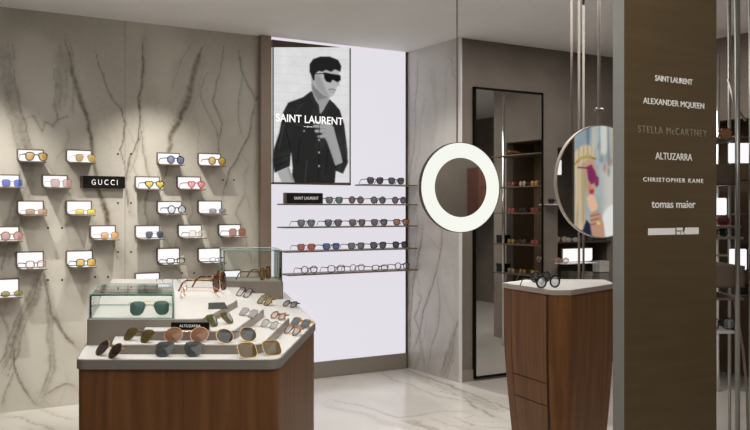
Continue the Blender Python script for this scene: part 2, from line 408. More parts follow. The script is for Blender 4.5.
fl = [([onf(*p) for p in L], w, i, s) for L, w, i, s in [
    ([(398, 368), (415, 374), (440, 383), (470, 393), (505, 408), (540, 422)], .03, .8, 1),
    ([(405, 371), (430, 382), (455, 390), (480, 402), (505, 412)], .09, .5, 2),
    ([(430, 388), (455, 395), (468, 400), (474, 408), (505, 420)], .02, .8, 1),
    ([(375, 370), (395, 380), (425, 390), (440, 398), (470, 402)], .02, .5, 1),
    ([(318, 398), (350, 404), (380, 412), (402, 418), (440, 411), (470, 412)], .03, .55, 1),
    ([(318, 404), (360, 414), (420, 430)], .05, .35, 2),
    ([(408, 420), (425, 426), (445, 434)], .05, .75, 2),
    ([(425, 417), (450, 424), (480, 433)], .025, .6, 1),
    ([(340, 378), (322, 380), (300, 384)], .02, .4, 1),
    ([(0, 418), (20, 417), (45, 425), (60, 436)], .03, .6, 1), ([(30, 408), (50, 412), (70, 420)], .02, .5, 1)]]
us = np.arange(-.6, XP + .021, .021); vs2 = np.arange(2.0, YW + .02, .021)
struct(grid_obj('floor', us, vs2, lambda u, v: (u, v, np.zeros_like(u)), 'floor_marble', 'vein', vein_field(us, vs2, fl, .04, 60, 4, 1.6)))
b = bm_(); box(b, -2.1, -.6, -2.7, YW + .1, -.1, 0); box(b, -.6, XP, -2.7, 2.0, -.1, 0)
struct(link('floor', b, 'floor_marble'))
struct(link('floor', box(bm_(), us[-1], 8.8, -2.7, NY, -.1, 0), 'grey_tile'))
b = bm_(); box(b, XP + .014, NX0, YM - .012, YM, 0, .10)
struct(link('baseboard_mirror', b, 'taupe'))
# mounting holes in the marble
b = bm_()
for x, y in [(118, 154), (131, 154), (223, 180), (234, 180), (118, 203), (131, 203), (48, 228), (62, 228), (118, 252), (131, 252), (48, 280), (62, 280), (95, 277), (108, 277), (182, 273), (194, 273)]:
    u, v = onw(x, y); extr(b, [(u + .008 * math.cos(t * math.pi / 5), YW - .002, v + .008 * math.sin(t * math.pi / 5)) for t in range(10)], (0, .002, 0))
struct(link('trim_2', b, 'hole'))
# shadow-gap seam between the two book-matched slabs
u = onw(125, 200)[0]; struct(link('trim_3', box(bm_(), u - .0015, u + .0015, YW - .0015, YW, 0, CEIL), 'taupe'))

# ------------------------------------------------------------------ eyewear
def outline(style):
    n = 28; P = []
    if style == 'round': w, h = .0245, .024
    elif style == 'biground': w, h = .0275, .0265
    elif style == 'square': w, h = .0275, .023
    elif style == 'bigsquare': w, h = .030, .027
    elif style == 'rect': w, h = .029, .018
    elif style == 'oval': w, h = .0255, .0175
    elif style == 'heart': w, h = .0285, .0275
    elif style == 'cat': w, h = .0275, .022
    elif style == 'flat': w, h = .028, .0225
    else: w, h = .0295, .0265
    for i in range(n):
        t = 2 * math.pi * i / n; c, s = math.cos(t), math.sin(t)
        if style in ('round', 'biground', 'oval'): x, z = c * w, s * h
        elif style == 'heart':
            x = math.sin(t) ** 3 * w; z = (13 * math.cos(t) - 5 * math.cos(2 * t) - 2 * math.cos(3 * t) - math.cos(4 * t)) / 15 * h
        else:
            e = .55 if style in ('square', 'bigsquare') else .5 if style == 'rect' else .7
            x = math.copysign(abs(c) ** e, c) * w; z = math.copysign(abs(s) ** e, s) * h
            if style == 'aviator':
                k = (1 - z / h) / 2; x = x * (1 - .26 * k) + .004 * k * (1 if z < 0 else .3); z = z * (.86 if z > 0 else 1.04)
            if style == 'cat':
                k = (1 - z / h) / 2; x *= 1 - .16 * k; z += max(0, x / w) ** 2 * .006 * (z > 0)
            if style == 'flat':
                k = (1 - z / h) / 2; x *= 1 - .18 * k; z = min(z, h * .86)
        P.append((x, z))
    return P, w, h
def lensmat(c, a):
    k = 'lens_%d_%d_%d_%d' % tuple(int(v * 99) for v in (*c, a))
    return mat(k, c, .10, 0, alpha=a, spec=.4) if k not in M else M[k]
def framemat(c):
    if isinstance(c, str): return M[c]
    k = 'frame_%d_%d_%d' % tuple(int(v * 99) for v in c)
    return mat(k, c, .25) if k not in M else M[k]
mat('gold', (.42, .27, .10), .25, .9); mat('rose_gold', (.42, .24, .16), .25, .9); mat('silver', (.55, .55, .55), .25, .9)
noisy('tortoise', (.035, .012, .006), (.42, .17, .035), 95, .22, detail=2, lo=.42, hi=.6)
mat('horn', (.13, .075, .04), .3)
ng = 0
def glasses(label, loc, rz, style, fc, lc, la=.8, wire=False, fold=False, group=None, opt=False, sc=1.0, tc=None, tilt=0, spread=0, lean=0, thick=1.0):
    """a pair standing on its rims and temple tips, front towards local -y"""
    t = thing('eyeglasses' if opt else 'sunglasses', label, 'glasses', loc, rz, group)
    P, w, h = outline(style); th = (.0019 if wire else .0042) * thick; dp = .002 if wire else .0045
    gap = .0095 if not wire else .011
    cx = w + th + gap; zc = h * 1.04 + th if style == 'aviator' else h + th
    f = bm_(); fm = framemat(fc)
    for s in (-1, 1):
        lo = []
        for yy, off in ((0, 0), (0, th), (dp, th), (dp, 0)):
            ring = []
            for i, (x, z) in enumerate(P):
                (ax, az), (bx, bz) = P[i - 1], P[(i + 1) % len(P)]
                tx, tz = bx - ax, bz - az; L = math.hypot(tx, tz) or 1; sg = -1 if style == 'heart' else 1
                nx, nz = tz / L * sg, -tx / L * sg
                ring.append(f.verts.new((s * (cx + x + nx * off), yy, zc + z + nz * off)))
            lo.append(ring)
        for k in range(4):
            a, bb = lo[k], lo[(k + 1) % 4]
            for i in range(len(P)): f.faces.new((a[i], a[(i + 1) % len(P)], bb[(i + 1) % len(P)], bb[i]))
    zb = zc + h * (.45 if style != 'aviator' else .35); g2 = cx - w + .003
    tube(f, [(-g2, dp / 2, zb - .002), (0, dp / 2, zb + .002), (g2, dp / 2, zb - .002)], th * .55, th * .75, 6)
    if style == 'aviator' and wire: tube(f, [(-g2 - .006, dp / 2, zb + .012), (0, dp / 2, zb + .013), (g2 + .006, dp / 2, zb + .012)], .0011, .0011, 5)
    hx = cx + w + th; hz_ = zc + h * .45
    for s in (-1, 1): tube(f, [(s * (hx - th * 1.6), dp / 2, hz_), (s * (hx + .002), dp, hz_), (s * (hx + .003), dp + .006, hz_)], th * .6, th * .9, 6)
    cs = math.cos(lean); sn = math.sin(lean)
    def lay(bm):
        if lean:
            for v in bm.verts: v.co = Vector((v.co.x, v.co.y + v.co.z * sn, v.co.z * cs))
        return bm
    fo = link('frame', lay(f), fm, t)
    lm = lensmat(lc, la)
    for s in (-1, 1):
        l = bm_(); vr = [[l.verts.new((s * (cx + x * q), dp * .35 - .0042 * (1 - q * q), zc + z * q)) for x, z in P] for q in (1, .75, .45, .2)]
        for r0, r1 in zip(vr, vr[1:]):
            for i in range(len(P)): l.faces.new((r0[i], r0[(i + 1) % len(P)], r1[(i + 1) % len(P)], r1[i]))
        l.faces.new(vr[-1]); link('lens', lay(l), lm, t, True)
    tw, thh = (.0009, .0011) if wire else (.0016, .0034)
    tm = framemat(tc) if tc else fm
    for s in (-1, 1):
        q = bm_()
        if fold: pts = [(s * (hx + .002), dp + .005, hz_), (s * (hx - .008), dp + .012 + .005 * (s > 0), hz_), (-s * (hx * .35), dp + .014 + .005 * (s > 0), hz_ - .004), (-s * (hx * .78), dp + .014 + .005 * (s > 0), max(.003, hz_ - .022))]
        else: pts = [(s * (hx + .003), dp + .004, hz_), (s * (hx + .002 + spread), .05, hz_ + .0005), (s * (hx - .001 + spread), .098, hz_ - .001), (s * (hx - .004 + spread), .114, hz_ - .009), (s * (hx - .006 + spread), .134, thh + .0005)]
        tube(q, pts, tw, thh, 6); link('temple', lay(q), tm, t)
    t.location.z += .0008; t.scale = (sc, sc, sc); t.rotation_euler = (0, tilt, rz)
    return t

G_W = 'glasses on the marble wall holders'
BLK, BRN, CLR = (.012, .012, .012), (.10, .05, .03), (.55, .52, .50)
# (left, right, top, bottom) of the lit plate in the wall; style, frame, lens, lens opacity, wire, colour words
WD = [
 (17, 44, 149.5, 162, 'aviator', BLK, (.62, .40, .09), .85, 0, 'amber-lensed black double-bridge sunglasses', 'top'),
 (66, 92, 150, 163, 'aviator', 'gold', (.62, .42, .08), .85, 1, 'thin gold sunglasses with amber lenses', 'top'),
 (157, 180, 153, 165, 'biground', BLK, (.10, .14, .30), .85, 0, 'black round sunglasses with smoky blue lenses', 'top'),
 (198, 221, 153.5, 166, 'round', 'tortoise', (.62, .47, .05), .85, 0, 'round tortoiseshell sunglasses with yellow lenses', 'top'),
 (-7, 20, 174.5, 187.5, 'square', 'silver', (.05, .11, .55), .85, 1, 'thin-framed sunglasses with bright blue lenses', 'second'),
 (42, 68, 175, 188, 'bigsquare', 'rose_gold', (.62, .36, .36), .7, 1, 'oversized square sunglasses with pale pink lenses', 'second'),
 (135, 160, 176.5, 189.5, 'heart', BLK, (.70, .55, .08), .9, 0, 'heart-shaped sunglasses with yellow lenses', 'second'),
 (177, 201, 176.5, 189.5, 'heart', (.55, .03, .05), (.75, .35, .38), .8, 0, 'red heart-shaped sunglasses with pink lenses', 'second'),
 (17, 44, 200.5, 215, 'rect', 'rose_gold', (.55, .33, .18), .85, 1, 'flat-topped sunglasses with tan lenses', 'third'),
 (66, 92, 200.5, 215, 'rect', 'gold', (.72, .62, .06), .85, 1, 'narrow sunglasses with lemon yellow lenses', 'third'),
 (157, 182, 201, 214, 'round', BLK, (.55, .66, .80), .5, 0, 'thick black round glasses with pale blue lenses', 'third'),
 (198, 222, 200.5, 214, 'rect', 'silver', (.20, .23, .24), .8, 1, 'rimless-looking sunglasses with grey lenses', 'third'),
 (-7, 19.5, 226, 240.5, 'biground', (.38, .20, .10), (.66, .35, .36), .8, 0, 'honey-brown sunglasses with rosy pink lenses', 'fourth'),
 (90, 116, 225, 239, 'square', 'gold', (.72, .38, .12), .85, 1, 'square gold sunglasses with orange lenses', 'fourth'),
 (135, 160, 225, 238.5, 'aviator', 'silver', (.05, .07, .13), .9, 1, 'small wire aviators with dark navy lenses', 'fourth'),
 (178, 202, 224.5, 237.5, 'square', (.60, .55, .45), (.70, .66, .58), .35, 0, 'clear beige-framed glasses', 'fourth'),
 (218.5, 241, 224, 236.5, 'bigsquare', (.45, .22, .16), (.45, .17, .11), .85, 0, 'pinkish sunglasses with brown lenses', 'fourth'),
 (16, 44, 251, 268, 'square', (.33, .20, .17), (.72, .66, .63), .25, 0, 'brown-pink square optical glasses', 'fifth'),
 (66, 93, 250, 266, 'square', (.01, .16, .11), (.75, .43, .05), .85, 0, 'dark green glasses with orange-yellow lenses', 'fifth'),
 (157, 180, 247.5, 263.5, 'rect', (.03, .03, .04), (.7, .7, .7), .15, 0, 'narrow black clear-lensed glasses', 'fifth'),
 (198, 221, 247.5, 262, 'oval', (.03, .03, .03), (.7, .7, .7), .15, 1, 'thin black wire clear-lensed glasses', 'fifth'),
 (-7, 19.5, 278, 296, 'oval', 'gold', (.28, .26, .04), .85, 1, 'oval sunglasses with olive lenses', 'bottom'),
 (135, 160, 272, 287.5, 'oval', (.04, .03, .03), (.6, .6, .6), .15, 1, 'fine-rimmed glasses half hidden by the left glass case', 'bottom'),
 (218.5, 241, 269.5, 283, 'oval', (.04, .03, .03), (.6, .6, .6), .15, 1, 'thin glasses seen through the rear glass case', 'bottom'),
]
SD = .155
for (x0, x1, y0, y1, st, fc, lc, la, wi, words, row) in WD:
    a = on_y(x0, y1, YW - .02); c = on_y(x1, y0, YW - .02); a2 = on_y(x1, y1, YW - .02)
    zb = (a.z + a2.z) / 2; zt = c.z; ua, ub = a.x, c.x
    t = thing('wall_display_shelf', 'lit white wall holder under the ' + words, 'display shelf', ((ua + ub) / 2, YW - .001, zb), 0, 'lit holders on the marble wall')
    hw = (ub - ua) / 2; H = zt - zb
    pts = roundpoly([(-hw, 0), (hw, 0), (hw, H), (-hw, H)], [.028, 0, .006, .006], 5)
    link('backing', extr(bm_(), [(p[0], -.016, p[1]) for p in pts], (0, .016, 0)), 'bronze', t)
    inn = roundpoly([(-hw + .010, .008), (hw - .010, .008), (hw - .010, H - .010), (-hw + .010, H - .010)], [.024, 0, .004, .004], 5)
    link('light_panel', extr(bm_(), [(p[0], -.019, p[1]) for p in inn], (0, .003, 0)), 'plate_light', t)
    b = bm_(); prism(b, roundpoly([(-hw + .02, -.016), (hw, -.016), (hw, -SD), (-hw + .02, -SD)], [0, 0, .01, .02]), -.008, 0)
    link('shelf', b, 'bronze', t)
    prism_top = bm_(); prism(prism_top, roundpoly([(-hw + .024, -.02), (hw - .006, -.02), (hw - .006, -SD + .008), (-hw + .026, -SD + .008)], [0, 0, .008, .018]), 0, .0015)
    link('shelf_top', prism_top, 'shelf_white', t)
    glasses(words + ', ' + row + ' row on the marble wall', ((ua + ub) / 2 + .022, YW - SD + .014, zb + .0016), random.uniform(.16, .34), st, fc, lc, la, wi, group=G_W, opt=la < .5, sc=(1.16 if st in ('round', 'oval') else 1.06), thick=1.25)
# black name block on the wall
a = on_y(83, 188, YW - .05); c = on_y(125, 176.5, YW - .05)
t = thing('name_block_sign', 'black block with white lettering on the marble wall, beside the pink square sunglasses', 'sign', ((a.x + c.x) / 2, YW - .05, a.z))
hw = (c.x - a.x) / 2; H = c.z - a.z
link('block', box(bm_(), -hw, hw, 0, .05, 0, H, .002), 'sign_black', t)
link('end_cap', box(bm_(), -hw - .012, -hw, -.001, .05, 0, H, .002), 'bronze_dark', t)
text_mesh('GUCCI', hw * 1.24, H * .44, 'lettering', 'sign_letters', t, (-hw * .60, -.0005, H * .27), (1, 0, 0), spacing=1.5)

# ------------------------------------------------------------------ backlit panel with poster and shelves
PX0, PX1 = on_y(261, 200, 6.74).x, XP
t = thing('backlit_panel', 'tall glowing white wall panel in a bronze frame, beside the marble wall', 'light panel', ((PX0 + PX1) / 2, 6.77, 0))
PF = 6.77; xl = on_y(270, 200, PF).x; xr = on_y(405.5, 200, PF).x; zb0 = on_y(316, 362, PF).z
ox, oy = (PX0 + PX1) / 2, 6.77
link('light_panel', box(bm_(), xl - ox, xr - ox, 0, .028, zb0, CEIL), 'panel_light', t)
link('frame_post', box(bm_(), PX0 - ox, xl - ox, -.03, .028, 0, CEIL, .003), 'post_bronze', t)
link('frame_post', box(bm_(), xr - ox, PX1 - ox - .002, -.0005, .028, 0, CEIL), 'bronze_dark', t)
link('plinth', box(bm_(), xl - ox, xr - ox, -.02, .028, 0, zb0, .003), 'taupe', t)
# poster
a = on_y(272.3, 184, PF - .03); c = on_y(350.5, 184, PF - .03); zt = 2.97
cv = Canvas(268, 352, 44, 186, .33, (.66, .66, .66))
n1 = vnoise(*cv.X.shape, 14, 9, 4)[..., None]; cv.im = cv.im * (.9 + .2 * n1)
for k in range(16):
    yy = 48 + k * 9; cv.line([(266, yy - 2), (354, yy + 3)], .5, (.53, .53, .53), .5, .6)
    for j in range(5):
        xx = 268 + j * 20 + (k % 2) * 10; cv.line([(xx, yy), (xx, yy + 9)], .5, (.56, .56, .56), .5, .5)
k1 = .016
shirt = [(311, 91), (303, 97), (288, 102.5), (283, 112), (279, 133), (274, 148), (272, 160), (274.5, 173), (290, 166.5), (291, 152), (292.5, 168), (291, 187), (334.5, 187), (336, 171), (343, 174), (348, 163), (347.5, 150), (344.5, 125), (340, 110), (334, 103), (326, 98), (318, 94)]
cv.poly(shirt, (k1, k1, k1), .3)
sm = cv.mask(shirt, .6)[..., None]; n2 = vnoise(*cv.X.shape, 9, 7, 4)[..., None]; cv.im = cv.im + sm * np.clip(n2 - .47, 0, 1) * .035
for L in [[(291, 152), (286, 130), (290, 112)], [(336, 170), (336, 150), (333, 130)], [(274, 160), (290, 155)], [(275, 166), (290, 161)], [(336, 166), (346, 160)], [(300, 140), (297, 165)], [(328, 150), (325, 175)]]:
    cv.line(L, .8, (.002, .002, .002), .7, .8)
for L in [[(284, 125), (279, 148)], [(302, 104), (296, 112)], [(345, 140), (347, 160)], [(307, 160), (305, 182)], [(296, 124), (305, 127), (314, 124), (314, 121)]]: cv.line(L, .6, (.06, .06, .06), .8, .7)
cv.poly([(311, 79), (312, 91), (316, 102), (320, 114), (325, 109), (329, 101), (330, 95)], (.30, .30, .30), .4)
cv.poly([(311, 84), (313, 92), (318, 100), (326, 98), (330, 95), (322, 93), (316, 88)], (.16, .16, .16), .8, .8)
cv.poly([(311, 91), (309, 95), (316, 108), (320, 115), (319, 105), (314, 98)], (.02, .02, .02), .3)
cv.poly([(330, 99), (334, 104), (328, 110), (321, 116), (325, 107)], (.02, .02, .02), .3)
cv.poly([(312, 68), (312, 79), (316, 88), (323, 95), (330, 97.5), (334, 95), (336, 90), (337.5, 85), (340.5, 81), (339, 74), (341, 66), (335, 58), (318, 58)], (.42, .42, .42), .35)
cv.poly([(313, 76), (317, 88), (324, 95), (330, 97), (326, 90), (322, 80), (319, 74)], (.26, .26, .26), 1, .8)
cv.oval(312.6, 76.5, 1.8, 3.6, (.36, .36, .36)); cv.oval(312.8, 76.5, .8, 2, (.18, .18, .18))
cv.poly([(309.5, 64), (309.5, 72), (311.5, 76), (313, 81), (314.5, 80), (315, 74), (319, 71), (322, 72), (326, 70), (331, 72), (335, 69.5), (340.5, 72), (341.5, 66), (338.5, 60), (330, 56.5), (320, 56.5), (313, 59)], (.012, .012, .012), .4)
cv.poly([(323.5, 72), (331, 73.5), (340.5, 75), (341, 80), (337.5, 82.5), (334, 80.5), (332.5, 80), (330.5, 83), (326, 81.5), (324, 78)], (.006, .006, .006), .25)
cv.line([(313.5, 74), (324, 73.5)], 1.0, (.01, .01, .01), .25)
cv.line([(329, 89.6), (332, 89), (335, 90.2)], 1.1, (.14, .14, .14), .4); cv.line([(330, 91.8), (334, 92)], .8, (.25, .25, .25), .4)
cv.line([(337, 83), (339.5, 84.3), (337.5, 86)], .6, (.22, .22, .22), .3)
hand = [(318, 123), (322, 119.5), (328, 121), (333.5, 127), (336, 137), (341, 155), (342.5, 162.5), (335.5, 165.5), (331, 152), (327, 141), (322.5, 135)]
cv.poly(hand, (.32, .32, .32), .4)
for L in [[(325, 124), (315.5, 121.5)], [(325, 127), (314.5, 126)], [(326, 131), (316, 131)], [(327, 136), (319, 136.5)]]: cv.line(L, 2.6, (.32, .32, .32), .4); cv.line([(L[0][0], L[0][1] + 1.9), (L[1][0], L[1][1] + 1.7)], .5, (.16, .16, .16), .4)
cv.line([(328, 141), (336, 164)], 2, (.26, .26, .26), .9, .6)
cv.poly([(277, 172), (289, 167), (296, 187), (284, 187)], (.36, .36, .36), .4); cv.line([(288, 168), (295, 186)], 2.2, (.2, .2, .2), 1, .7)
cv.line([(319.5, 115), (318.5, 186)], .6, (.003, .003, .003), .3)
for q in (140, 152.5, 166): cv.oval(319, q, .8, .8, (.45, .45, .45), .25)
cv.oval(304, 131, .7, .7, (.4, .4, .4), .25)
pt = thing('framed_poster', 'black and white photo poster of a man in sunglasses, hung on the glowing panel', 'poster', ((a.x + c.x) / 2, PF - .03, a.z))
hw = (c.x - a.x) / 2; Hh = zt - a.z
# the print: picture columns/rows turned into metres across the poster
def pmap(X, Y):
    d = ((X - 375) / FX); t_ = (PF - .0305) / (CA - d * SA); return ((SA + d * CA) * t_ - (a.x + c.x) / 2, np.full_like(X, -.0005), EYE + (210 - Y) / FX * t_ - a.z)
kx = (cv.xs > 271.4) & (cv.xs < 349.7); ky = (cv.ys > 47) & (cv.ys < 182.6)
grid_obj('print', cv.xs[kx], cv.ys[ky], pmap, 'poster_print', 'print', cv.im[np.ix_(ky, kx)], pt)
link('backing', box(bm_(), -hw + .004, hw - .004, .001, .028, .004, Hh), 'bronze_dark', pt)
b = bm_(); box(b, -hw, -hw + .011, -.006, .028, 0, Hh); box(b, hw - .011, hw, -.006, .028, 0, Hh); box(b, -hw, hw, -.006, .028, 0, .016)
link('frame', b, 'bronze_dark', pt)
p0 = on_y(276, 122.3, PF - .031); p1 = on_y(343, 124.3, PF - .031); cap = on_y(310, 115.3, PF - .031).z - on_y(310, 123, PF - .031).z
text_mesh('SAINT LAURENT', p1.x - p0.x, cap, 'lettering', 'poster_letters', pt, (p0.x - (a.x + c.x) / 2, -.0015, (p0.z + p1.z) / 2 - a.z), (1, 0, 0), bold=.006, depth=.001)
p0 = on_y(304, 126.5, PF - .031)
text_mesh('sunglasses', .09, .012, 'lettering', 'poster_letters', pt, (p0.x - (a.x + c.x) / 2, -.0015, p0.z - a.z - .006), (1, 0, 0), depth=.001)

# shelves on the panel
YS = PF - .19
rows = [('top', 355, 183.5), ('second', 277, 203.7), ('third', 277, 226.2), ('fourth', 277, 249.8), ('lowest', 280, 272.3)]
RZs = []
for nm, x0, y in rows:
    p = on_y(x0, 210, PF); z = on_y(345, y, YS).z
    x1 = XP - .012
    sh = thing('bronze_shelf', nm + ' thin bronze shelf across the glowing white panel', 'shelf', (p.x, PF, z), 0, 'shelves on the glowing panel')
    L = x1 - p.x
    b = bm_(); prism(b, roundpoly([(0, -.001), (0, YS - PF), (L, YS - PF), (L, -.001)], [0, .03, .008, 0]), -.013, -.001); link('shelf_board', b, 'bronze', sh)
    RZs.append(z)
G_P = 'glasses on the glowing panel shelves'
PD = [
 (0, 373, 'cat', BLK, (.015, .015, .02), .93, 0, 'left pair of the two black sunglasses on the top shelf beside the poster'),
 (0, 394, 'cat', BLK, (.03, .03, .035), .93, 0, 'right pair of the two black sunglasses on the top shelf, at the panel edge'),
 (1, 332, 'flat', (.10, .11, .10), (.075, .12, .085), .9, 0, 'green-lensed sunglasses right beside the black name block on the second shelf'),
 (1, 354, 'round', BRN, (.085, .06, .06), .9, 0, 'brown-lensed sunglasses on the second shelf of the glowing panel'),
 (1, 376, 'round', (.03, .03, .03), (.06, .07, .07), .9, 0, 'grey-lensed sunglasses on the second shelf of the glowing panel'),
 (1, 397, 'round', (.04, .03, .035), (.08, .035, .075), .9, 0, 'purple-lensed sunglasses at the right end of the second shelf'),
 (2, 304, 'flat', (.09, .10, .09), (.09, .14, .105), .88, 0, 'flat-topped sunglasses with green lenses, leftmost on the third shelf'),
 (2, 331, 'flat', (.03, .03, .03), (.065, .085, .075), .9, 0, 'black sunglasses with grey-green lenses, second from left on the third shelf'),
 (2, 355, 'flat', BRN, (.085, .06, .06), .9, 0, 'flat-topped sunglasses with brown lenses, middle of the third shelf'),
 (2, 377, 'flat', (.02, .02, .02), (.06, .065, .065), .9, 0, 'black sunglasses with grey lenses, fourth from left on the third shelf'),
 (2, 399, 'flat', BLK, (.32, .13, .03), .9, 0, 'dark sunglasses with amber lenses at the right end of the third shelf'),
 (3, 304, 'flat', (.42, .10, .06), (.42, .09, .055), .9, 0, 'sunglasses with orange-red lenses, leftmost on the fourth shelf'),
 (3, 329, 'flat', (.03, .05, .12), (.03, .08, .28), .9, 0, 'sunglasses with blue lenses on the fourth shelf'),
 (3, 354, 'flat', (.05, .05, .05), (.10, .12, .115), .9, 0, 'sunglasses with pale grey lenses, middle of the fourth shelf'),
 (3, 376, 'cat', BLK, (.045, .05, .05), .92, 0, 'black cat-eye sunglasses, fourth from left on the fourth shelf'),
 (3, 398, 'cat', BLK, (.02, .02, .02), .94, 0, 'very dark black sunglasses at the right end of the fourth shelf'),
 (4, 307, 'round', (.012, .012, .012), (.6, .6, .6), .12, 0, 'black round clear glasses, leftmost on the lowest shelf'),
 (4, 334, 'square', (.10, .07, .05), (.6, .6, .6), .12, 0, 'brown clear glasses, second from left on the lowest shelf'),
 (4, 355, 'round', (.35, .28, .25), (.6, .6, .6), .12, 0, 'pale translucent glasses in the middle of the lowest shelf'),
 (4, 378, 'rect', (.14, .09, .05), (.5, .45, .4), .12, 0, 'narrow brown clear glasses, fourth from left on the lowest shelf'),
 (4, 400, 'round', (.02, .02, .02), (.6, .6, .6), .12, 0, 'black clear glasses at the right end of the lowest shelf'),
]
for r, px, st, fc, lc, la, wi, lab in PD:
    q = on_y(px + 2.5, 230, YS + .012)
    glasses(lab, (q.x, YS + .014, RZs[r]), random.uniform(-.02, .10), st, fc, lc, la, wi, group=G_P, opt=la < .5, sc=1.16, thick=1.2)
a = on_y(285.5, 205, YS + .02); c = on_y(323, 205, YS + .02)
t = thing('name_block_sign', 'black name block standing at the left end of the second panel shelf', 'sign', ((a.x + c.x) / 2, YS + .02, RZs[1]))
hw = (c.x - a.x) / 2
link('block', box(bm_(), -hw + .012, hw, 0, .05, 0, .092, .002), 'sign_black', t); link('end_cap', box(bm_(), -hw, -hw + .012, 0, .05, 0, .092, .002), 'bronze', t)
text_mesh('SAINT LAURENT', hw * 1.3, .026, 'lettering', 'sign_letters', t, (-hw * .55, -.0005, .034), (1, 0, 0), bold=.01)

# ------------------------------------------------------------------ stepped display counter
ZB = 1.05
def zp(L, z): return [tuple(on_z(x, y, z)[:2]) for x, y in L]
ct = thing('display_counter', 'stepped walnut and white counter crowded with sunglasses in the foreground', 'counter', on_z(190, 330, 0) * 0)
base = zp([(75.8, 359.5), (279, 359.5), (315.5, 322.5), (283, 290), (119, 290)], ZB)
rb = roundpoly(base, [.035, .045, .03, .02, .02], 8)
link('counter_band', prism(bm_(), rb, ZB - .03, ZB - .002), 'nickel', ct)
link('counter_top', prism(bm_(), inset(rb, .004), ZB - .002, ZB), 'white_top', ct)
bi = inset(rb, .006); 
cxy = Vector((sum(p[0] for p in base) / 5, sum(p[1] for p in base) / 5))
low = [cxy + (Vector(p) - cxy) * .998 for p in bi]
link('counter_body', prism(bm_(), low, .08, ZB - .03, bi), 'walnut', ct)
link('plinth', prism(bm_(), [cxy + (Vector(p) - cxy) * .86 for p in bi], 0, .08), 'bronze_dark', ct)
# faceted corner of the body (a triangular cut that widens downwards)
apx = on_z(311, 415, 0); q0 = on_z(311, 360, ZB)
tiers = [('lower_step', [(111, 344.5), (262, 344.5), (289.5, 317.5), (256, 285), (135, 285)], 1.08, [.012, .05, .05, .02, .02]),
         ('middle_step', [(143, 331), (234, 331), (264, 309), (236, 284), (160, 284)], 1.11, [.012, .05, .05, .02, .02])]
zprev = ZB
for nm, L, z, rr in tiers:
    P = roundpoly(zp(L, z), rr, 8)
    link(nm, prism(bm_(), P, zprev, z - .003), 'champagne', ct); link(nm + '_top', prism(bm_(), inset(P, .003), z - .003, z), 'white_top', ct); zprev = z
ZT = 1.137
P = roundpoly(zp([(87, 319), (204, 319), (237.5, 300), (221, 279), (112, 279)], ZT), [.008, .06, .06, .03, .01], 8)
link('top_step', prism(bm_(), P, ZB, ZT - .003), 'taupe', ct); link('top_step_top', prism(bm_(), inset(P, .003), ZT - .003, ZT), 'white_top', ct)
# rear block
fr = on_z(222, 282, ZT); fr2 = on_z(283.5, 282, ZT); back = (on_z(165, 240, 1.6) - on_z(165, 290, 1.05)) ; axd = Vector((ray(163, 210).x, ray(163, 210).y, 0)).normalized()
blk = [tuple(fr[:2]), tuple(fr2[:2]), tuple((fr2 + axd * .33)[:2]), tuple((fr + axd * .33)[:2])]
link('rear_block', prism(bm_(), roundpoly(blk, .008, 3), 1.0, ZT), 'taupe', ct)
# glass cases
def case(label, A_, B_, dep, h, z):
    """A_, B_ front corners on the surface at height z"""
    o = thing('glass_case', label, 'glass case', (A_.x, A_.y, z)); t_ = .006
    X = (B_ - A_); L = X.length; X.normalize(); Yd = axd * dep
    def pt(u, v, w): return X * u + Yd * v + Vector((0, 0, w))
    def slab(u0, u1, v0, v1, w0, w1):
        b = bm_(); vs_ = [b.verts.new(pt(u, v, w)) for w in (w0, w1) for u, v in ((u0, v0), (u1, v0), (u1, v1), (u0, v1))]
        for f in ((3, 2, 1, 0), (4, 5, 6, 7), (0, 1, 5, 4), (1, 2, 6, 5), (2, 3, 7, 6), (3, 0, 4, 7)): b.faces.new([vs_[i] for i in f])
        return b
    k = t_ / dep
    link('glass_pane', slab(0, L, 0, k, 0, h - t_), 'case_glass', o); link('glass_pane', slab(0, L, 1 - k, 1, 0, h - t_), 'case_glass', o)
    link('glass_pane', slab(0, t_, k, 1 - k, 0, h - t_), 'case_glass', o); link('glass_pane', slab(L - t_, L, k, 1 - k, 0, h - t_), 'case_glass', o)
    link('glass_lid', slab(t_, L - t_, k, 1 - k, h - t_, h), 'case_glass', o)
    e = bm_(); r = .0017
    for w in (.002, h):
        tube(e, [pt(0, 0, w), pt(L, 0, w), pt(L, 1, w), pt(0, 1, w)], r if w > .01 else .001, None, 4, True)
    for u, v in ((0, 0), (L, 0), (L, 1), (0, 1)): tube(e, [pt(u, v, 0), pt(u, v, h)], r, None, 4)
    link('glass_edge', e, 'glass_edge', o, label='green-tinted glass edges')
    return o
case('low glass case holding the teal-lensed aviators on the counter', on_z(89.5, 318.6, ZT), on_z(174, 318.6, ZT), .41, .082, ZT)
case('tall glass case on the rear block of the counter, with striped glasses inside', on_z(223.5, 281.7, ZT), on_z(282, 281.7, ZT), .29, .160, ZT)
G_C = 'glasses on the stepped counter'
R = math.radians
def cg(label, px, py, z, yaw, *k, **kw): p = on_z(px, py, z); kw['sc'] = kw.get('sc', 1) * (.92 if yaw < -50 and yaw > -70 else 1); return glasses(label, p, YAW + R(yaw), *k, group=G_C, **dict(dict(lean=.66, thick=.75), **kw))
cg('gold-rimmed round sunglasses with dark brown lenses at the left end of the counter edge', 103.5, 357.4, ZB, -44, 'biground', 'gold', (.02, .011, .009), .96, True, sc=.98, fold=True)
cg('large silver aviators with grey lenses, middle of the front counter edge', 177.5, 357.5, ZB, 0, 'aviator', (.06, .06, .065), (.05, .053, .06), .95, True, sc=1.02, fold=True)
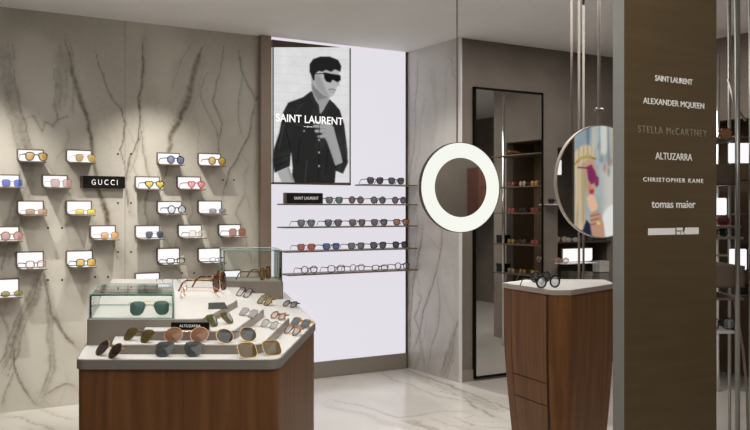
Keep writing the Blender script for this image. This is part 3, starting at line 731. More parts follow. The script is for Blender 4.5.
cg('gold sunglasses with shiny brown-gold lenses at the right front corner of the counter', 262, 357, ZB, 32, 'bigsquare', 'gold', (.10, .06, .012), .95, True, sc=.97, fold=True)
cg('gold sunglasses with olive-brown lenses on the lower step at left', 134.5, 342, 1.08, -36, 'aviator', 'gold', (.075, .055, .012), .95, True, sc=.92, fold=True)
cg('rose gold round sunglasses with copper brown lenses in front of the small sign', 185.5, 343, 1.08, 2, 'biground', 'rose_gold', (.19, .09, .045), .93, True, sc=1.02, fold=True)
cg('gold round sunglasses with dark grey lenses on the lower step', 238.5, 342.8, 1.08, 30, 'biground', 'gold', (.035, .038, .042), .95, True, sc=.98, fold=True)
cg('folded gold aviators with olive green lenses standing on the middle step', 223.5, 325.5, 1.11, 62, 'aviator', 'gold', (.06, .06, .016), .93, True, sc=.92, fold=True)
cg('teal-lensed gold aviators inside the low glass case', 149.5, 315.5, ZT, 13, 'aviator', 'gold', (.022, .105, .10), .95, True, sc=.94, lean=.3, thick=.6)
cg('silver folded sunglasses with pale grey lenses beside the black card, on the middle step', 245.5, 317, 1.11, -56, 'rect', 'silver', (.30, .30, .30), .8, True, fold=True, sc=1.0)
cg('dark-rimmed folded glasses at the back of the middle step, near the rear block', 241, 297, 1.11, -56, 'square', (.03, .03, .03), (.35, .35, .34), .5, False, fold=True, sc=1.0)
cg('folded glasses with pale lenses at the right of the lower step, nearer pair of two', 266.5, 328.5, 1.08, -56, 'oval', 'silver', (.33, .33, .28), .7, True, fold=True)
cg('tortoiseshell folded glasses at the right of the lower step, behind the pale pair', 275.5, 319.5, 1.08, -56, 'oval', 'tortoise', (.45, .30, .25), .6, False, fold=True, sc=.9)
cg('striped brown folded sunglasses at the rear of the lower step', 261.5, 305, 1.08, -60, 'square', 'tortoise', (.18, .16, .06), .8, False, fold=True, sc=1.05)
cg('grey-brown folded glasses on the right counter edge, nearer pair of two', 289, 335, ZB, -56, 'round', 'tortoise', (.30, .28, .26), .6, False, fold=True, sc=.9)
cg('amber and blue folded sunglasses on the right counter edge, behind the grey-brown pair', 297.5, 327, ZB, -56, 'rect', (.38, .17, .04), (.06, .11, .15), .9, False, fold=True)
cg('dark folded sunglasses at the far corner of the counter edge, near the rear block', 287.5, 307.5, ZB, -56, 'oval', (.06, .05, .04), (.18, .17, .17), .8, False, fold=True)
cg('large tortoiseshell sunglasses seen side-on on the top step', 221, 291, ZT, 84, 'bigsquare', 'tortoise', (.08, .03, .015), .92, False, sc=1.22, lean=.1, thick=1.5)
cg('fine rose gold wire glasses lying in front of the tortoiseshell pair on the top step', 183, 297, ZT, -86, 'oval', 'rose_gold', (.6, .55, .5), .12, True, opt=True, sc=1.2, lean=.1)
cg('black and gold striped sunglasses seen side-on inside the tall glass case', 266, 279.6, ZT, 77, 'bigsquare', 'tortoise', (.30, .17, .04), .9, False, sc=1.0, lean=.1, thick=1.5)
cg('thin dark glasses beside the low glass case at the back of the top step', 176, 284, ZT, 30, 'oval', (.05, .05, .05), (.5, .5, .5), .15, True, opt=True)
# card and name sign
p = on_z(218, 309, ZT)
k = thing('folded_card', 'small black card leaning on the top step beside the olive aviators', 'card', p, YAW + .3)
link('card_face', extr(bm_(), [(-.036, 0, 0), (.036, 0, 0), (.030, .045, .018), (-.030, .045, .018)], (0, 0, .0015)), 'hole', k)
link('card_foot', extr(bm_(), [(-.030, .045, .018), (.030, .045, .018), (.030, .050, 0), (-.030, .050, 0)], (0, .0015, 0)), 'hole', k)
p = on_z(190, 331, 1.11); hw = .062
p = hz(190, on_z(190, 331.5, 1.11).dot(Vector((SA, CA, 0))) + .030, 1.1108)
t = thing('name_block_sign', 'small black name sign on the middle step behind the copper-lensed sunglasses', 'sign', p, YAW)
link('block', box(bm_(), -hw, hw, 0, .018, 0, .024, .001), 'sign_black', t)
text_mesh('ALTUZARRA', hw * 1.1, .0085, 'lettering', 'sign_letters', t, (-hw * .55, -.0005, .009), (1, 0, 0), spacing=1.2)

# ------------------------------------------------------------------ walnut cabinet at right
cb = thing('walnut_cabinet', 'tall walnut cabinet with white top and drawers, beside the bronze column', 'cabinet', (0, 0, 0))
cp = [(502.5, 282.7), (552, 290), (571, 290), (615, 283.4), (604, 279.3), (530, 279)]
P = roundpoly(zp(cp, 1.05), [.012, .05, .05, .02, .02, .02], 6)
link('cabinet_band', prism(bm_(), P, 1.02, 1.048), 'champagne_light', cb); link('cabinet_top', prism(bm_(), inset(P, .003), 1.048, 1.05), 'white_top', cb)
Bi = inset(P, .006); cc = Vector((sum(p[0] for p in Bi) / len(Bi), sum(p[1] for p in Bi) / len(Bi)))
def ring_(s): return [cc + (Vector(p) - cc) * s for p in Bi]
b = bm_(); prof = [(1.02, 1.0), (.80, 1.0), (.62, .985), (.48, .955), (.34, .92), (.10, .85), (.06, .84)]
prev = None
for z, s in prof:
    r = [b.verts.new((q.x, q.y, z)) for q in ring_(s)]
    if prev:
        for i in range(len(r)): b.faces.new((prev[i], prev[(i + 1) % len(r)], r[(i + 1) % len(r)], r[i]))
    else: b.faces.new(r)
    prev = r
b.faces.new(prev[::-1]); link('cabinet_body', b, 'walnut', cb)
link('plinth', prism(bm_(), ring_(.74), 0, .06), 'bronze_dark', cb)
# door and drawer fronts on the left face
fa = on_z(502.5, 282.7, 1.05); fb = on_z(552, 290, 1.05); fdir = (fb - fa); fL = fdir.length; fdir.normalize(); fn = Vector((fdir.y, -fdir.x, 0)); 
if fn.dot(Vector((SA, CA, 0))) > 0: fn = -fn
def pscale(z):
    for (z1, s1), (z0, s0) in zip(prof, prof[1:]):
        if z0 <= z <= z1: return s0 + (s1 - s0) * (z - z0) / (z1 - z0)
    return prof[-1][1]
def face_pt(u, z, off):
    q = fa + fdir * (u * fL); q = cc + (Vector((q.x, q.y)) - cc) * pscale(z); q3 = Vector((q.x, q.y, z)); return q3 + fn * off
def front(name, u0, u1, zs, parent):
    b = bm_(); rows_ = []
    for z in zs: rows_.append([b.verts.new(face_pt(u0, z, -.004)), b.verts.new(face_pt(u0, z, .0035)), b.verts.new(face_pt(u1, z, .0035)), b.verts.new(face_pt(u1, z, -.004))])
    for r0, r1 in zip(rows_, rows_[1:]):
        for i in range(4): b.faces.new((r0[i], r0[(i + 1) % 4], r1[(i + 1) % 4], r1[i]))
    b.faces.new(rows_[0][::-1]); b.faces.new(rows_[-1]); return link(name, b, 'walnut', parent)
def seams(zs0, zs1):
    return None
front('door', .20, .90, [1.012, .8, .62, .513], cb); front('drawer', .20, .90, [.507, .44, .381], cb); front('drawer', .20, .90, [.375, .28, .2, .1], cb)
b = bm_()
for u in (.192, .908):
    tube(b, [face_pt(u, z, .0005) for z in (1.015, .8, .62, .48, .34, .1)], .003, .003, 4)
for z in (.510, .378): tube(b, [face_pt(.19, z, .0005), face_pt(.91, z, .0005)], .003, .003, 4)
link('seam', b, 'black', cb)
glasses('thick black round glasses lying open at the front of the walnut cabinet top', on_z(548.5, 288.3, 1.05), YAW + R(28), 'round', BLK, (.30, .32, .32), .55, False, opt=True, sc=1.2, thick=1.7)
glasses('second black glasses behind the front pair on the walnut cabinet top', on_z(541, 282.5, 1.05), YAW + R(30), 'round', BLK, (.05, .05, .05), .8, False, opt=True, sc=1.1, thick=1.7)

# ------------------------------------------------------------------ bronze brand column
q0 = hz(624, 3.0, 0); YC = q0.y; q1 = on_y(716.5, 210, YC)
co = thing('bronze_sign_column', 'tall bronze column printed with brand names at right', 'sign column', (q0.x, YC, 0)); CW = q1.x - q0.x
link('face_panel', box(bm_(), 0, CW, 0, .048, 0, CEIL - .002), 'column_bronze', co)
link('edge_panel', box(bm_(), -.003, 0, -.001, .049, 0, CEIL - .002), 'silver_edge', co, label='silver side edge')
def ctext(s, xa, xb, yb, yt, m='white_letters', bold=.0, spacing=1, seg=None):
    p0 = on_y(xa, yb, YC); p1 = on_y(xb, 210, YC); z0 = p0.z; hcap = (yb - yt) / 850 * (p0.dot(Vector((SA, CA, 0))))
    return text_mesh(s, p1.x - p0.x, hcap, 'lettering', m, co, (p0.x - q0.x, -.0002, z0), (1, 0, 0), bold=bold, spacing=spacing, depth=.0015)
ctext('SAINT LAURENT', 655, 692.3, 80.8, 75.0, bold=.01, spacing=.92)
ctext('ALEXANDER MQUEEN', 643, 704, 104.6, 97.4, bold=.006)
ctext('STELLA McCARTNEY', 638, 706.5, 132.5, 125.2, 'dim_letters', bold=0, spacing=1.25)
ctext('ALTUZARRA', 655.3, 692, 159.3, 152.2, bold=.004)
ctext('CHRISTOPHER KANE', 643, 703, 181.6, 177.2, bold=.012, spacing=1.3)
ctext('tomas maier', 651.5, 695.3, 208, 200.5, bold=.006)
b = bm_()
for xa, xb, ya, yb in [(648, 675, 228, 235.2), (676.5, 682.5, 227.6, 230.5), (676.5, 680, 231.5, 234.6), (681, 682.5, 231, 234.6), (685, 698.4, 227.4, 234.4)]:
    p0 = on_y(xa, yb, YC); p1 = on_y(xb, ya, YC); box(b, p0.x - q0.x, p1.x - q0.x, -.0015, 0, p0.z, p1.z)
p0 = on_y(682.6, 234.5, YC); p1 = on_y(686, 230, YC); extr(b, [(p0.x - q0.x, -.0015, p0.z), (p0.x - q0.x + .006, -.0015, p0.z), (p1.x - q0.x, -.0015, p1.z), (p1.x - q0.x - .006, -.0015, p1.z)], (0, .0015, 0))
link('emblem', b, 'white_letters', co)

# ------------------------------------------------------------------ tall wall mirror
a = on_y(474.5, 210, YM - .03); c = on_y(543.5, 210, YM - .03); zt = on_y(474.5, 86.5, YM - .03).z; z0 = .02
t = thing('framed_mirror', 'tall black-framed mirror on the grey plaster wall', 'mirror', ((a.x + c.x) / 2, YM - .001, 0)); hw = (c.x - a.x) / 2
link('glass', box(bm_(), -hw + .01, hw - .01, -.026, -.012, z0 + .02, zt - .02), 'mirror_dim', t)
b = bm_(); f = .020
box(b, -hw, -hw + f, -.03, 0, z0, zt); box(b, hw - f, hw, -.03, 0, z0, zt); box(b, -hw, hw, -.03, 0, z0, z0 + f); box(b, -hw, hw, -.03, 0, zt - f, zt)
link('frame', b, 'black_frame', t)

# ------------------------------------------------------------------ round mirrors on rods
BETA = R(24)
def disc_ring(bm, r0, r1, y0, y1, n=64):
    v = [[bm.verts.new((r * math.cos(2 * math.pi * i / n), y, r * math.sin(2 * math.pi * i / n))) for i in range(n)] for r, y in ((r0, y0), (r1, y0), (r1, y1), (r0, y1))]
    for k in range(4):
        for i in range(n): bm.faces.new((v[k][i], v[k][(i + 1) % n], v[(k + 1) % 4][(i + 1) % n], v[(k + 1) % 4][i]))
    return bm
def disc(bm, r, y0, y1, n=64): return extr(bm, [(r * math.cos(2 * math.pi * i / n), y0, r * math.sin(2 * math.pi * i / n)) for i in range(n)], (0, y1 - y0, 0))
RD = 4.6; c = at_d(460.2, 187.5, RD); rad = 45.2 / 850 * RD
t = thing('ring_light_mirror', 'round mirror with a glowing white ring, hanging before the marble pillar', 'mirror', c, YAW + BETA)
link('rim', disc_ring(bm_(), rad - .0035, rad, -.010, .016), 'bronze_dark', t)
link('light_ring', disc_ring(bm_(), rad * .655, rad - .0035, -.008, .010), 'ring_light', t)
link('glass', disc(bm_(), rad * .655, -.009, .01), 'mirror_dim', t)
link('backing', disc(bm_(), rad - .004, .010, .016), 'bronze_dark', t)
b = bm_(); tube(b, [(0, .035, rad * .3), (0, .035, CEIL - c.z)], .004, None, 8); link('hanging_rod', b, 'bronze', t)
c = at_d(602, 181.5, 5.4); rad = 56.5 / 850 * 5.4
t = thing('round_mirror', 'unlit round mirror reflecting a bright poster, partly behind the bronze column', 'mirror', c, YAW + BETA)
link('rim', disc_ring(bm_(), rad - .006, rad, -.010, .017), 'champagne_light', t)
link('glass', disc(bm_(), rad - .006, -.006, .006), 'mirror', t); link('backing', disc(bm_(), rad - .006, .006, .016), 'box_grey', t)
b = bm_(); tube(b, [(0, .03, rad * .2), (0, .03, CEIL - c.z)], .010, None, 10); link('hanging_rod', b, 'pole_bronze', t)
b = bm_(); tube(b, [(-.03, .03, rad + .10), (.03, .03, rad + .10)], .012, None, 8); link('clamp', b, 'chrome', t)
MIRC, MIRN = Vector(c), Vector((math.sin(YAW + BETA), -math.cos(YAW + BETA), 0))
# floor-to-ceiling rods behind it
for px, dep, r_, lab in [(571.5, 5.75, .008, 'thin bronze floor to ceiling rod, leftmost behind the round mirror'), (579, 5.62, .008, 'bronze floor to ceiling rod in the middle behind the round mirror'), (583.5, 6.05, .008, 'bronze rod from ceiling to floor, right one of the close pair behind the round mirror')]:
    p = hz(px, dep, 0); b = bm_(); z_lo = 0 if px > 575 else 2.0
    tube(b, [(0, 0, z_lo), (0, 0, CEIL - .001)], r_, None, 10)
    if px > 575 and px < 580: disc_ring(b, .005, .05, 0, .001, 20)
    o = link('floor_to_ceiling_rod', b, 'pole_bronze', None, True); o.location = p; tag(o, lab if z_lo == 0 else 'thin bronze rod hanging from the ceiling left of the round mirror', 'rod')

# ------------------------------------------------------------------ niche shelves in the mirror wall
def board(name, label, x0, x1, y0, y1, z, m='bronze_dark', th=.012, cat='shelf', group=None):
    o = link(name, box(bm_(), x0, x1, y0, y1, z - th, z, .002), m); return tag(o, label, cat, group)
GN = 'shelves in the wall niche'
z1 = on_y(575, 241.5, 6.08).z; z2 = on_y(575, 262.5, 5.9).z; z3 = on_y(575, 287, 6.0).z; zA = on_y(552, 204, 5.86).z
board('niche_shelf', 'dark shelf in the wall niche just under the round mirror', NX0 + .001, NX1 - .001, 6.0, NY - .001, z1, group=GN)
board('niche_shelf', 'lowest dark niche shelf, level with the cabinet top', NX0 + .001, NX1 - .001, 5.98, NY - .001, z3, group=GN)
zu = on_y(575, 205, 6.08).z; board('niche_shelf', 'upper dark niche shelf behind the round mirror', NX0 + .001, NX1 - .001, 6.0, NY - .001, zu, group=GN)
# bracket shelf right of the tall mirror
p = on_y(551, 204, YM - .10); p2 = on_y(562, 204, YM - .10)
board('bracket_shelf', 'short pale bracket shelf right of the tall mirror', p.x, p2.x + .02, YM - .12, YM - .001, zA, 'shelf_white', .010)
glasses('dark glasses on the short bracket shelf right of the tall mirror', (p2.x - .09, YM - .112, zA), -.5, 'cat', BLK, (.02, .02, .02), .93, False, fold=True, sc=.95)
# lit holder right of the cabinet glasses
pa = on_y(562, 262.5, 5.93); pb = on_y(592, 247.5, 5.93)
t = thing('wall_display_shelf', 'lit white holder with beige glasses standing behind the cabinet, before the niche', 'display shelf', ((pa.x + pb.x) / 2, 5.94, pa.z)); hw = (pb.x - pa.x) / 2; H = pb.z - pa.z
link('backing', extr(bm_(), [(q[0], -.016, q[1]) for q in roundpoly([(-hw, 0), (hw, 0), (hw, H), (-hw, H)], [0, .03, .006, .006], 5)], (0, .016, 0)), 'bronze', t)
link('light_panel', extr(bm_(), [(q[0], -.019, q[1]) for q in roundpoly([(-hw + .006, .004), (hw - .006, .006), (hw - .006, H - .006), (-hw + .006, H - .006)], [0, .026, .004, .004], 5)], (0, .003, 0)), 'plate_light', t)
link('shelf', box(bm_(), -hw - .10, hw * .55, -.17, -.016, -.008, 0, .002), 'shelf_white', t)
link('bracket', box(bm_(), -.02, .02, 0, .021, .01, H - .02), 'bronze', t)
q = on_y(561, 262, 5.80)
glasses('beige translucent glasses on the lit holder behind the cabinet', (q.x, 5.785, pa.z), -.35, 'round', (.42, .28, .22), (.42, .27, .22), .5, False, opt=True)
def carton(label, px0, px1, y, zlo, h, m, dep=.1, group=None):
    x0 = on_y(px0, 270, y).x; x1 = on_y(px1, 270, y).x; o = thing('gift_box', label, 'box', ((x0 + x1) / 2, y, zlo), 0, group); w = (x1 - x0) / 2
    link('box_body', box(bm_(), -w, w, 0, dep, 0, h * .62, .002), m, o); link('box_lid', box(bm_(), -w - .002, w + .002, -.002, dep + .002, h * .62, h, .002), m, o); return o
sc3 = 105
carton('grey box standing in the niche left of the rod, level with the cabinet top', 568.5, 579, 6.03, z3, .145, 'box_grey')
carton('grey box standing in the niche right of the rod, level with the cabinet top', 582, 592.5, 6.03, z3, .135, 'box_grey')
o = carton('white box at the right of the niche, resting on a grey box', 600, 616, 6.03, z3 + .125, .11, 'box_white')
carton('lower grey box under the white box at the right of the niche', 600, 616, 6.04, z3, .122, 'box_grey')
for i, (px, st, fc, lc, zz, yy, lab) in enumerate([
    (561, 'oval', (.4, .4, .05), (.45, .45, .06), z3, 5.995, 'yellow-green glasses at the left of the lowest niche shelf'),
    (605, 'cat', (.22, .16, .38), (.25, .2, .4), z3, 5.99, 'lilac glasses in front of the boxes at the right of the niche'),
    (561, 'round', (.45, .30, .22), (.5, .4, .35), z1, 6.02, 'pinkish glasses at the left of the niche shelf under the round mirror'),
    (572, 'oval', (.5, .5, .48), (.5, .5, .5), z1, 6.02, 'pale glasses second on the niche shelf under the round mirror'),
    (587, 'square', (.05, .05, .05), (.1, .1, .1), z1, 6.02, 'dark glasses third on the niche shelf under the round mirror')]):
    q = on_y(px, 240, yy); glasses(lab, (q.x, yy, zz), -.3, st, fc, lc, .7, False, sc=.95, fold=(i == 1), group='glasses in the wall niche')

# ------------------------------------------------------------------ display rack by the right wall (seen past the column and in the tall mirror)
PXK, PYK = 6.04, 4.56
rk = thing('display_rack', 'tall rack of dark shelves by the right wall, reflected in the tall mirror', 'rack', (PXK, PYK, 0))
b = bm_(); tube(b, [(0, 0, 0), (0, 0, 2.78)], .016, None, 12); disc_ring; link('pole', b, 'chrome', rk, True)
b = bm_(); tube(b, [(0, .85, 0), (0, .85, 2.78)], .016, None, 12); link('pole', b, 'chrome', rk, True)
SH = [2.10, 1.755, 1.47, 1.13, .81]
for z in SH: link('shelf', box(bm_(), -.02, .34, -.20, .86, z - .012, z, .002), 'bronze_dark', rk)
cols = [(.25, .14, .04), (.03, .03, .03), (.28, .19, .06), (.16, .045, .035), (.06, .045, .035), (.26, .2, .14), (.26, .06, .06)]
names = ['amber', 'black', 'golden', 'dark red', 'brown', 'beige', 'red']
lev = {1: 'second', 2: 'third', 3: 'fourth', 4: 'lowest', 0: 'top'}
for li in range(1, 5):
    for j in range(4):
        k = (li * 3 + j * 2) % 7
        glasses('%s glasses, number %s from the front pole on the %s rack shelf' % (names[k], ('one', 'two', 'three', 'four')[j], lev[li]), (PXK + .02, PYK + .10 + j * .19, SH[li]), -math.pi / 2 + .2, ['cat', 'round', 'square', 'rect'][j], cols[k], [min(1, v * 1.2) for v in cols[k]], .75, False, group='glasses on the rack by the right wall')
glasses('orange tortoiseshell glasses on the top rack shelf, just right of the column', (PXK + .02, PYK + .06, SH[0]), -math.pi / 2 + .8, 'square', 'tortoise', (.4, .16, .04), .85, False, sc=1.0, group='glasses on the rack by the right wall')
for j, (z, lab) in enumerate([(1.13, 'small black box on the fourth rack shelf beside the pole'), (.81, 'small black box on the lowest rack shelf beside the pole')]):
    o = thing('gift_box', lab, 'box', (PXK + .1, PYK - .12, z + .001)); link('box_body', box(bm_(), -.06, .06, -.05, .05, 0, .06, .002), 'black', o); link('box_lid', box(bm_(), -.062, .062, -.052, .052, .06, .09, .002), 'black', o)

# ------------------------------------------------------------------ nearer pole rack right of the column
pp = hz(737.5, 4.2, 0)
nr = thing('pole_display_rack', 'steel pole rack with brown trays at the right picture edge', 'rack', pp, YAW)
def P(px, py, dep):  # local coordinates in the rack's own frame
    w = at_d(px, py, dep) - Vector((pp.x, pp.y, 0)); c_, s_ = math.cos(-YAW), math.sin(-YAW); return Vector((w.x * c_ - w.y * s_, w.x * s_ + w.y * c_, w.z))
b = bm_(); tube(b, [(0, 0, 0), (0, 0, CEIL - .001)], .0125, None, 12); link('pole', b, 'steel', nr, True)
lb = P(729.5, 210, 4.75); b = bm_(); tube(b, [(lb.x, lb.y, 0), (lb.x, lb.y, CEIL - .001)], .009, None, 10); link('pole', b, 'steel', nr, True)
rb_ = P(751, 210, 4.5); b = bm_(); tube(b, [(rb_.x, rb_.y, 0), (rb_.x, rb_.y, CEIL - .001)], .011, None, 10); link('pole', b, 'steel', nr, True)
for p_, q_, r_ in [((728, 80, 4.75), (736, 110, 4.2), .006), ((740, 112, 4.25), (745, 120, 4.5), .007)]:
    b = bm_(); tube(b, [P(*p_), P(*q_)], r_, None, 8); link('strut', b, 'champagne', nr, True)
b = bm_(); tube(b, [P(734, 300, 4.25), P(738, 320, 4.25), P(743, 350, 4.25), P(747, 390, 4.2), P(748, 430, 4.2), P(748, 470, 4.2)], .007, None, 8); link('curved_leg', b, 'champagne', nr, True)
def tray(y0, y1, x0, x1, dep, dd, m, nm):
    a_, b_ = P(x0, y1, dep), P(x1, y0, dep); bb = bm_(); t_ = .008
    box(bb, a_.x, b_.x, a_.y, a_.y + dd, a_.z, a_.z + t_); box(bb, a_.x, b_.x, a_.y, a_.y + t_, a_.z, b_.z); box(bb, b_.x - t_, b_.x, a_.y, a_.y + dd, a_.z, b_.z); box(bb, a_.x, a_.x + t_, a_.y, a_.y + dd, a_.z, b_.z); link(nm, bb, m, nr); return a_, b_
tray(164, 185, 690, 740, 4.24, .4, 'bronze_dark', 'tray'); tray(266, 288, 690, 745, 4.24, .4, 'bronze', 'tray')
for y, x1, m in [(237, 744, 'champagne'), (298, 744, 'bronze'), (331.5, 737, 'shelf_white'), (226, 742, 'bronze'), (138, 739, 'bronze_dark')]:
    a_ = P(690, y, 4.24); b_ = P(x1, y, 4.24); link('shelf', box(bm_(), a_.x, b_.x, a_.y, a_.y + .34, a_.z - .012, a_.z, .002), m, nr)
for x0, x1, y0, y1, dep in [(729, 752, 143, 163, 4.72), (716, 727, 198, 215, 4.72), (730, 747, 249, 270, 4.62)]:
    a_, b_ = P(x0 - 8 if x0 < 720 else x0, y1, dep), P(x1, y0, dep); link('light_panel', box(bm_(), a_.x, b_.x, a_.y, a_.y + .015, a_.z, b_.z, .004), 'plate_light', nr)
def ng_(label, px, py, dep, yaw, *k, **kw): w = at_d(px, py, dep); w.z = at_d(px, py, 4.24).z + (.008 if 'tray' in label else 0); return glasses(label, w, YAW + R(yaw), *k, group='glasses on the pole rack at the right', **kw)
ng_('black glasses on the white shelf of the pole rack, right of the column', 721, 331.5, 4.30, 10, 'square', BLK, (.4, .4, .4), .4, False, sc=1.1)
ng_('orange tortoiseshell glasses high on the pole rack, right of the column', 719, 138, 4.30, 10, 'square', 'tortoise', (.4, .16, .05), .85, False, sc=1.0)
ng_('dark red glasses on the middle shelf of the pole rack', 716, 226, 4.30, 10, 'rect', (.4, .03, .08), (.1, .03, .04), .85, False)
ng_('black glasses on the pale middle shelf of the pole rack', 719, 237, 4.30, 20, 'square', BLK, (.05, .05, .05), .9, False, sc=.75)
ng_('dark blue glasses in the lower brown tray of the pole rack', 716, 287, 4.34, 10, 'rect', (.05, .08, .15), (.12, .2, .3), .9, False)

# ------------------------------------------------------------------ poster lightbox reflected in the round mirror
def bounce(px, py, x):
    d = ray(px, py); o = Vector((0, 0, EYE)); t_ = (MIRC - o).dot(MIRN) / d.dot(MIRN); h = o + d * t_; r = d - 2 * d.dot(MIRN) * MIRN
    s = (x - h.x) / r.x; return h + r * s
LX = XR - .06
kk = [bounce(574, 181, LX), bounce(640, 181, LX), bounce(606, 100, LX), bounce(606, 250, LX)]
print('LIGHTBOX', [tuple(round(v, 2) for v in q) for q in kk])
cv = Canvas(574, 636, 95, 262, .4, (.40, .45, .45))
nz = vnoise(*cv.X.shape, 8, 6, 4)
cv.im = cv.im * (.75 + .5 * nz[..., None])
def cc_(L): return [(555 + .3023 * x, 115 + .3023 * y) for x, y in L]
cv.poly([(574, 95), (600, 95), (597, 130), (590, 140), (574, 150)], (.20, .28, .36), 3, .6)
cv.poly([(597, 95), (612, 95), (609, 150), (600, 160)], (.75, .73, .66), 2, .8); cv.poly([(604, 165), (640, 160), (640, 260), (604, 240)], (.66, .64, .58), 3, .9)
for x, y in [(603, 158), (606, 168), (610, 172), (600, 145), (612, 162)]: cv.oval(x, y, 1.3, 5, random.choice([(.12, .16, .3), (.5, .15, .12), (.2, .2, .2)]), .8, .8)
for x_, w_, c_, y_ in [(588, 3, (.10, .16, .22), 150), (594, 4, (.62, .58, .48), 146), (600, 2.5, (.20, .33, .42), 160), (605, 3, (.72, .72, .68), 152), (609, 2, (.16, .20, .24), 166), (613, 3, (.55, .45, .34), 158), (620, 4, (.3, .42, .5), 160)]:
    cv.line([(x_, 95), (x_ + 1, y_)], w_, c_, .9, .75)
cv.oval(617, 224, 14, 20, (.85, .85, .82), 1)
cv.poly(cc_([(58, 420), (58, 340), (85, 330), (110, 350), (135, 380), (140, 440), (60, 450)]), (.015, .02, .06), .6)
hair = [(58, 130), (68, 105), (90, 90), (112, 90), (132, 108), (136, 128), (120, 140), (110, 155), (106, 200), (108, 240), (98, 300), (104, 350), (92, 385), (58, 380)]
cv.poly(cc_(hair), (.70, .56, .36), .5); hm = cv.mask(cc_(hair), .5)[..., None]
st_ = vnoise(*cv.X.shape, 3, 42, 3)[..., None]; cv.im = cv.im * (1 - hm * .5 * np.clip((st_ - .45) * 2.4, 0, 1))
cv.poly(cc_([(110, 138), (130, 142), (138, 165), (146, 215), (138, 228), (136, 245), (128, 262), (114, 258), (108, 225), (106, 170)]), (.60, .34, .24), .5)
cv.poly(cc_([(84, 150), (108, 148), (108, 240), (98, 300), (104, 350), (88, 360), (86, 260)]), (.42, .30, .17), 1.2, .55); cv.poly(cc_([(112, 212), (124, 240), (124, 262), (114, 258)]), (.38, .18, .12), .8, .6)
cv.line(cc_([(62, 152), (85, 134), (112, 128), (136, 140)]), 2.8, (.34, .20, .05), .5)
for i in range(9): cv.oval(*cc_([(66 + i * 8.5, 148 - 26 * math.sin(.35 + i * .24) + 6)])[0], .9, 1.0, (.75, .58, .2), .3)
cv.line(cc_([(76, 165), (110, 170)]), 1.7, (.26, .03, .10), .4)
cv.poly(cc_([(106, 165), (124, 158), (138, 185), (142, 205), (136, 222), (122, 228), (112, 210)]), (.24, .03, .10), .4); cv.poly(cc_([(138, 195), (150, 205), (150, 228), (142, 240), (134, 226)]), (.26, .035, .11), .4)
cv.oval(*cc_([(124, 198)])[0], 2.6, 5, (.20, .03, .12), .8)
cv.poly(cc_([(116, 246), (132, 242), (134, 252), (128, 262), (118, 258)]), (.55, .03, .05), .4)
cv.poly(cc_([(108, 272), (122, 260), (136, 270), (146, 300), (138, 322), (122, 318), (112, 300)]), (.85, .52, .34), .5)
cv.poly(cc_([(118, 330), (138, 315), (156, 325), (166, 360), (172, 420), (130, 420), (122, 380)]), (.55, .31, .21), .6)
for y in (335, 350, 365): cv.line(cc_([(120, y), (150, y - 7)]), 1.1, (.24, .11, .07), .5)
cv.oval(*cc_([(148, 358)])[0], 2, 2, (.75, .6, .2), .4)
cv.poly([(628, 95), (636, 95), (636, 262), (628, 262)], (.9, .9, .88), .5)
y574, y636 = bounce(574, 181, LX), bounce(636, 181, LX)
ztop, zbot = bounce(606, 95, LX).z, max(.15, bounce(606, 262, LX).z)
yA, yB = y574.y, y636.y
lt = thing('poster_lightbox', 'colour photo lightbox of a blonde woman with ice cream, reflected in the round mirror', 'poster', (LX, (yA + yB) / 2, 0))
grid_obj('print', cv.xs, cv.ys, lambda X, Y: (np.full_like(X, -.001), yA + (X - 574) / 62 * (yB - yA) - (yA + yB) / 2, ztop + (Y - 95) / 167 * (zbot - ztop)), 'lightbox_print', 'print', cv.im, lt)
w = abs(yB - yA) / 2; link('box_frame', box(bm_(), 0, .058, -w - .03, w + .03, zbot - .03, ztop + .03, .004), 'nickel', lt)
# red-brown drawer cabinet against the rear wall, reflected in the ring mirror
def bounce2(px, py, y):
    cR = at_d(460, 187.5, RD); d = ray(px, py); o = Vector((0, 0, EYE)); t_ = (cR - o).dot(MIRN) / d.dot(MIRN); h = o + d * t_; r = d - 2 * d.dot(MIRN) * MIRN
    return h + r * ((y - h.y) / r.y)
CY = -2.2
xA_, xB_ = sorted((bounce2(478, 190, CY).x, bounce2(499, 190, CY).x)); w = (xB_ - xA_) / 2; ztp = bounce2(475, 167, CY).z
mat('cherry', (.20, .085, .065), .4)
dc = thing('drawer_chest', 'tall red-brown drawer cabinet at the rear of the shop, reflected in the ring mirror', 'cabinet', ((xA_ + xB_) / 2, CY, 0))
link('cabinet_body', box(bm_(), -w, w, -.38, 0, 0, ztp, .004), 'cherry', dc)
for i in range(8):
    dz = (ztp - .1) / 8; zz = .08 + i * dz; o = link('drawer', box(bm_(), -w + .02, w - .02, 0, .012, zz, zz + dz - .025, .003), 'cherry', dc)
    link('handle', box(bm_(), -.06, .06, .012, .022, zz + dz * .4, zz + dz * .4 + .014, .002), 'champagne', o)
# smoke detector on the ceiling seen in the tall mirror
p = Vector((6.15, 4.05, CEIL)); o = thing('smoke_detector', 'white smoke detector on the ceiling, reflected at the top of the tall mirror', 'detector', p)
b = bm_(); bmesh.ops.create_uvsphere(b, u_segments=20, v_segments=10, radius=.055)
for v in b.verts: v.co.z = min(0, v.co.z) * .9 - .0
link('housing', b, 'box_white', o, True)
link('sensor', box(bm_(), -.02, .02, -.02, .02, -.056, -.045, .002), 'black', o)

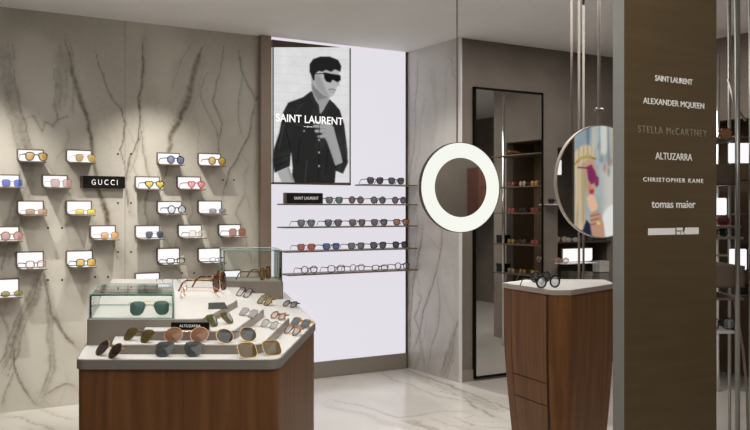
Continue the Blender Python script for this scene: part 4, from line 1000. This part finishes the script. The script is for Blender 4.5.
# ------------------------------------------------------------------ ceiling spots, plus lights added as fill
def spot(name, loc, target, power, size, blend, rad, col=(1, .955, .875)):
    l = bpy.data.lights.new(name, 'SPOT'); l.energy = power; l.spot_size = R(size); l.spot_blend = blend; l.shadow_soft_size = rad; l.color = col
    o = bpy.data.objects.new(name, l); C.objects.link(o); o.location = loc; o.rotation_euler = (Vector(target) - Vector(loc)).to_track_quat('-Z', 'Y').to_euler(); return o
for x in (.75, 1.95): spot('wall_spot', (x - .12, YW - .85, 2.94), (x + .1, YW, .95), 135, 66, 1.0, .015)
for x in (.6, 1.9): spot('wall_spot', (x, YW - 2.4, 2.94), (x, YW, .5), 48, 50, .9, .06)
cpt = on_z(190, 330, ZB)
spot('counter_spot', (cpt.x - .1, cpt.y + .1, 2.94), (cpt.x, cpt.y, ZB), 105, 50, .6, .04)
spot('counter_spot', (cpt.x + .4, cpt.y + 1.2, 2.94), (cpt.x + .3, cpt.y + 1.1, ZB), 85, 50, .6, .04)
spot('pillar_spot', (3.6, 5.6, 2.94), (4.43, 6.4, .9), 40, 70, .8, .05)
spot('floor_spot', (3.4, 4.9, 2.94), (3.4, 5.0, 0), 150, 65, .7, .06)
spot('floor_spot', (1.6, 5.6, 2.94), (1.5, 6.0, 0), 55, 60, .7, .06)
kp = on_z(555, 285, 1.05)
spot('cabinet_spot', (kp.x - .2, kp.y - .2, 2.94), (kp.x, kp.y, 1.0), 60, 50, .6, .04); spot('cabinet_spot', (kp.x - 1.3, kp.y - 1.6, 2.94), (kp.x, kp.y, .6), 85, 40, .8, .06)  # second spot is added to brighten the cabinet front
spot('rack_spot', (5.5, 4.4, 2.94), (6.1, 4.6, .8), 90, 80, .7, .05)
spot('rear_fill', (5.0, -1.2, 2.94), (5.6, -2.2, 1.3), 80, 95, .7, .05)  # added light for the rear wall shown in the ring mirror
spot('passage_spot', (7.4, 2.4, 2.94), (7.6, 2.2, 0), 150, 90, .7, .05)
def area(loc, sx, sy, power, col=(1, .965, .91)):
    l = bpy.data.lights.new('ceiling_fill', 'AREA'); l.shape = 'RECTANGLE'; l.size = sx; l.size_y = sy; l.energy = power; l.color = col
    o = bpy.data.objects.new('ceiling_fill', l); C.objects.link(o); o.location = loc; return o
area((1.2, 1.0, 2.96), 2.5, 2.5, 60); area((4.6, 4.4, 2.96), 2.2, 1.6, 40); area((1.2, 4.4, 2.96), 1.5, 1.0, 12)  # added ambient fill below the ceiling, no fixtures
w = bpy.data.worlds.new('world'); S.world = w; w.use_nodes = True; w.node_tree.nodes['Background'].inputs[0].default_value = (.5, .48, .45, 1); w.node_tree.nodes['Background'].inputs[1].default_value = .05
S.view_settings.view_transform = 'Standard'; S.view_settings.look = 'None'; S.view_settings.gamma = 1; S.view_settings.exposure = 0; S.view_settings.use_curve_mapping = False
